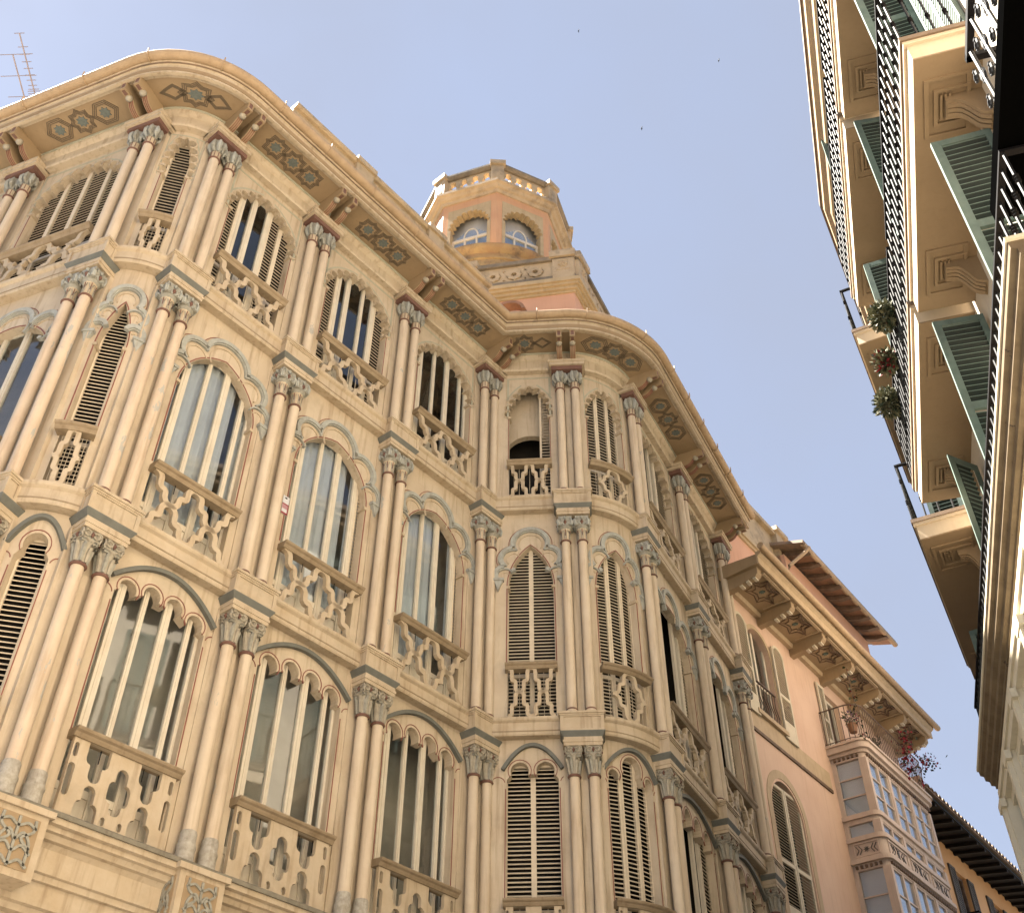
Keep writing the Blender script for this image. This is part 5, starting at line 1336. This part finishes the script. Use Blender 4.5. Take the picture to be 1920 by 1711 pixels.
# plants
def tuft(name, c, r, n, mats, label, cat, group=None, flat=1.0, pot=None, leafsize=.05, seed=1):
    rnd = random.Random(seed); t = thing(name, (c[0], c[1], c[2]-r), label, cat, group)
    mbs = [MB() for _ in mats]
    for k in range(n):
        d = Vector((rnd.gauss(0, 1), rnd.gauss(0, 1), rnd.gauss(0, 1)*flat)).normalized(); rr = r*rnd.uniform(.25, 1.0)
        p = Vector(c)+d*rr; q = (d+Vector((rnd.gauss(0, .5), rnd.gauss(0, .5), rnd.gauss(0, .5)))).normalized(); s = q.cross(Vector((rnd.gauss(0, 1), rnd.gauss(0, 1), rnd.gauss(0, 1)))).normalized(); l = leafsize*rnd.uniform(.6, 1.4); w_ = l*.2
        m = mbs[min(len(mats)-1, int(rnd.random()**1.3*len(mats)))]
        m.quad(p, p+q*l*.5+s*w_, p+q*l, p+q*l*.5-s*w_)
    for m, mm in zip(mbs, mats): build('foliage', m, mm, t)
    for k in range(6):
        d = Vector((rnd.gauss(0, 1), rnd.gauss(0, 1), rnd.gauss(0, .6))).normalized(); build('stem', MB().tube([Vector(c)-Vector((0, 0, r*.9)), Vector(c)+d*r*.3, Vector(c)+d*r*.8], [.008, .006, .003], 4), 'brown_wood', t)
    if pot: build('pot', MB().lathe([(pot*.7, c[2]-r-pot*1.4), (pot, c[2]-r), (pot*1.1, c[2]-r), (pot*1.1, c[2]-r+.03), (pot*.9, c[2]-r+.03)], 12, c[0], c[1]), 'pot', t)
    return t
for k, (s, D, z, lab) in enumerate(((9.91, 1.97, 12.12, 'shaggy grey-green plant hanging on balcony railing, nearest of three'), (10.70, 1.97, 12.10, 'shaggy plant with small pink flowers on balcony railing, middle of three'), (11.50, 1.97, 12.10, 'round grey-green plant on balcony railing, farthest of three'))):
    q = r1(s, D-.02, z); tuft('balcony_plant', (q[0], q[1], z), (.17, .145, .18)[k], 1300, ['leaf', 'leaf_dark', 'leaf'] if k != 1 else ['leaf', 'leaf', 'leaf', 'leaf_dark', 'petal'], lab, 'plant', 'plants on the right-hand balcony', 1.0, None, .075, 5+k)
def vine(name, pts, n, mats, label, spread, seed, ls=.06):
    rnd = random.Random(seed); t = thing(name, pts[0], label, 'plant'); P = smoothline(pts, 5)
    build('stem', MB().tube(P, [.012]+[.008]*(len(P)-2)+[.004], 5), 'brown_wood', t); mbs = [MB() for _ in mats]
    for k in range(n):
        p = Vector(P[rnd.randrange(len(P))])+Vector((rnd.gauss(0, spread), rnd.gauss(0, spread), rnd.gauss(0, spread))); q = Vector((rnd.gauss(0, 1), rnd.gauss(0, 1), rnd.gauss(0, 1))).normalized(); s = q.cross(Vector((rnd.gauss(0, 1), .3, 1))).normalized(); l = ls*rnd.uniform(.6, 1.4)
        m = mbs[rnd.randrange(len(mats))]; m.quad(p, p+q*l*.5+s*l*.35, p+q*l, p+q*l*.5-s*l*.35)
    for m, mm in zip(mbs, mats): build('foliage', m, mm, t)
vine('flowering_vine', [pk(4.22, .86, 13.2), pk(4.1, .9, 13.7), pk(4.12, .88, 14.3), pk(4.0, .92, 14.85)], 60, ['leaf', 'leaf_dark', 'petal'], 'thin climbing stem with a few red flowers at left of terrace railing', .045, 3, .07)
vine('flowering_vine', [pk(6.6, .92, 13.2), pk(6.7, .98, 13.6), pk(6.75, 1.0, 14.0), pk(6.9, .98, 14.25)], 230, ['petal', 'petal', 'leaf_dark'], 'bushy red flowering vine spilling over terrace railing', .12, 4, .085)
vine('flowering_vine', [pk(7.5, .9, 13.2), pk(7.7, 1.0, 13.8), pk(8.1, 1.05, 14.15), pk(8.4, 1.1, 14.2)], 110, ['leaf_dark', 'leaf_dark', 'petal'], 'dark trailing vine at right end of terrace railing', .10, 6, .08)
q = pk(4.62, .55, 13.95); tuft('potted_plant', (q[0], q[1], 13.95), .20, 160, ['leaf_dark', 'petal_mauve', 'leaf'], 'mauve flowering plant in a pot on the pink terrace', 'plant', None, 1, .12, .08, 21)
q = pk(5.6, .55, 13.6); tuft('potted_plant', (q[0], q[1], 13.62), .26, 200, ['leaf_dark', 'leaf'], 'dark leafy potted plant behind pink terrace railing', 'plant', None, 1, .13, .10, 22)
# birds high over the street
for k, (px, py, dist, lab) in enumerate(((1080, 58, 60, 'tiny dark bird high in sky at top centre'), (1343, 112, 55, 'tiny dark bird high in sky nearest the balconies'), (1199, 240, 50, 'tiny dark bird in sky, lowest of the three'))):
    a, b = (px-960)/2031.84, (855.5-py)/2031.84; cpp, spp = math.cos(.7358), math.sin(.7358); d = Vector((a, cpp-b*spp, spp+b*cpp)).normalized()*dist; c = Vector((0, 0, 1.6))+d
    t = thing('bird', c, lab, 'bird', 'birds over the street')
    build('body', MB().tube([c+Vector((-.05, 0, 0)), c, c+Vector((.06, .015, 0))], [.005, .018, .003], 6), 'bird', t)
    for s in (-1, 1): build('wing', MB().poly([(0, -.02), (.07, -.007), (.12, .035), (.055, .02), (0, .02)], (), 0, .006, lambda x, y, w_: (c.x+y, c.y+s*x, c.z+.02*x/.17+w_)), 'bird', t)
g = build('street', MB().box(-60, 60, -60, 80, -.2, 0), 'pavement'); g['kind'] = 'structure'
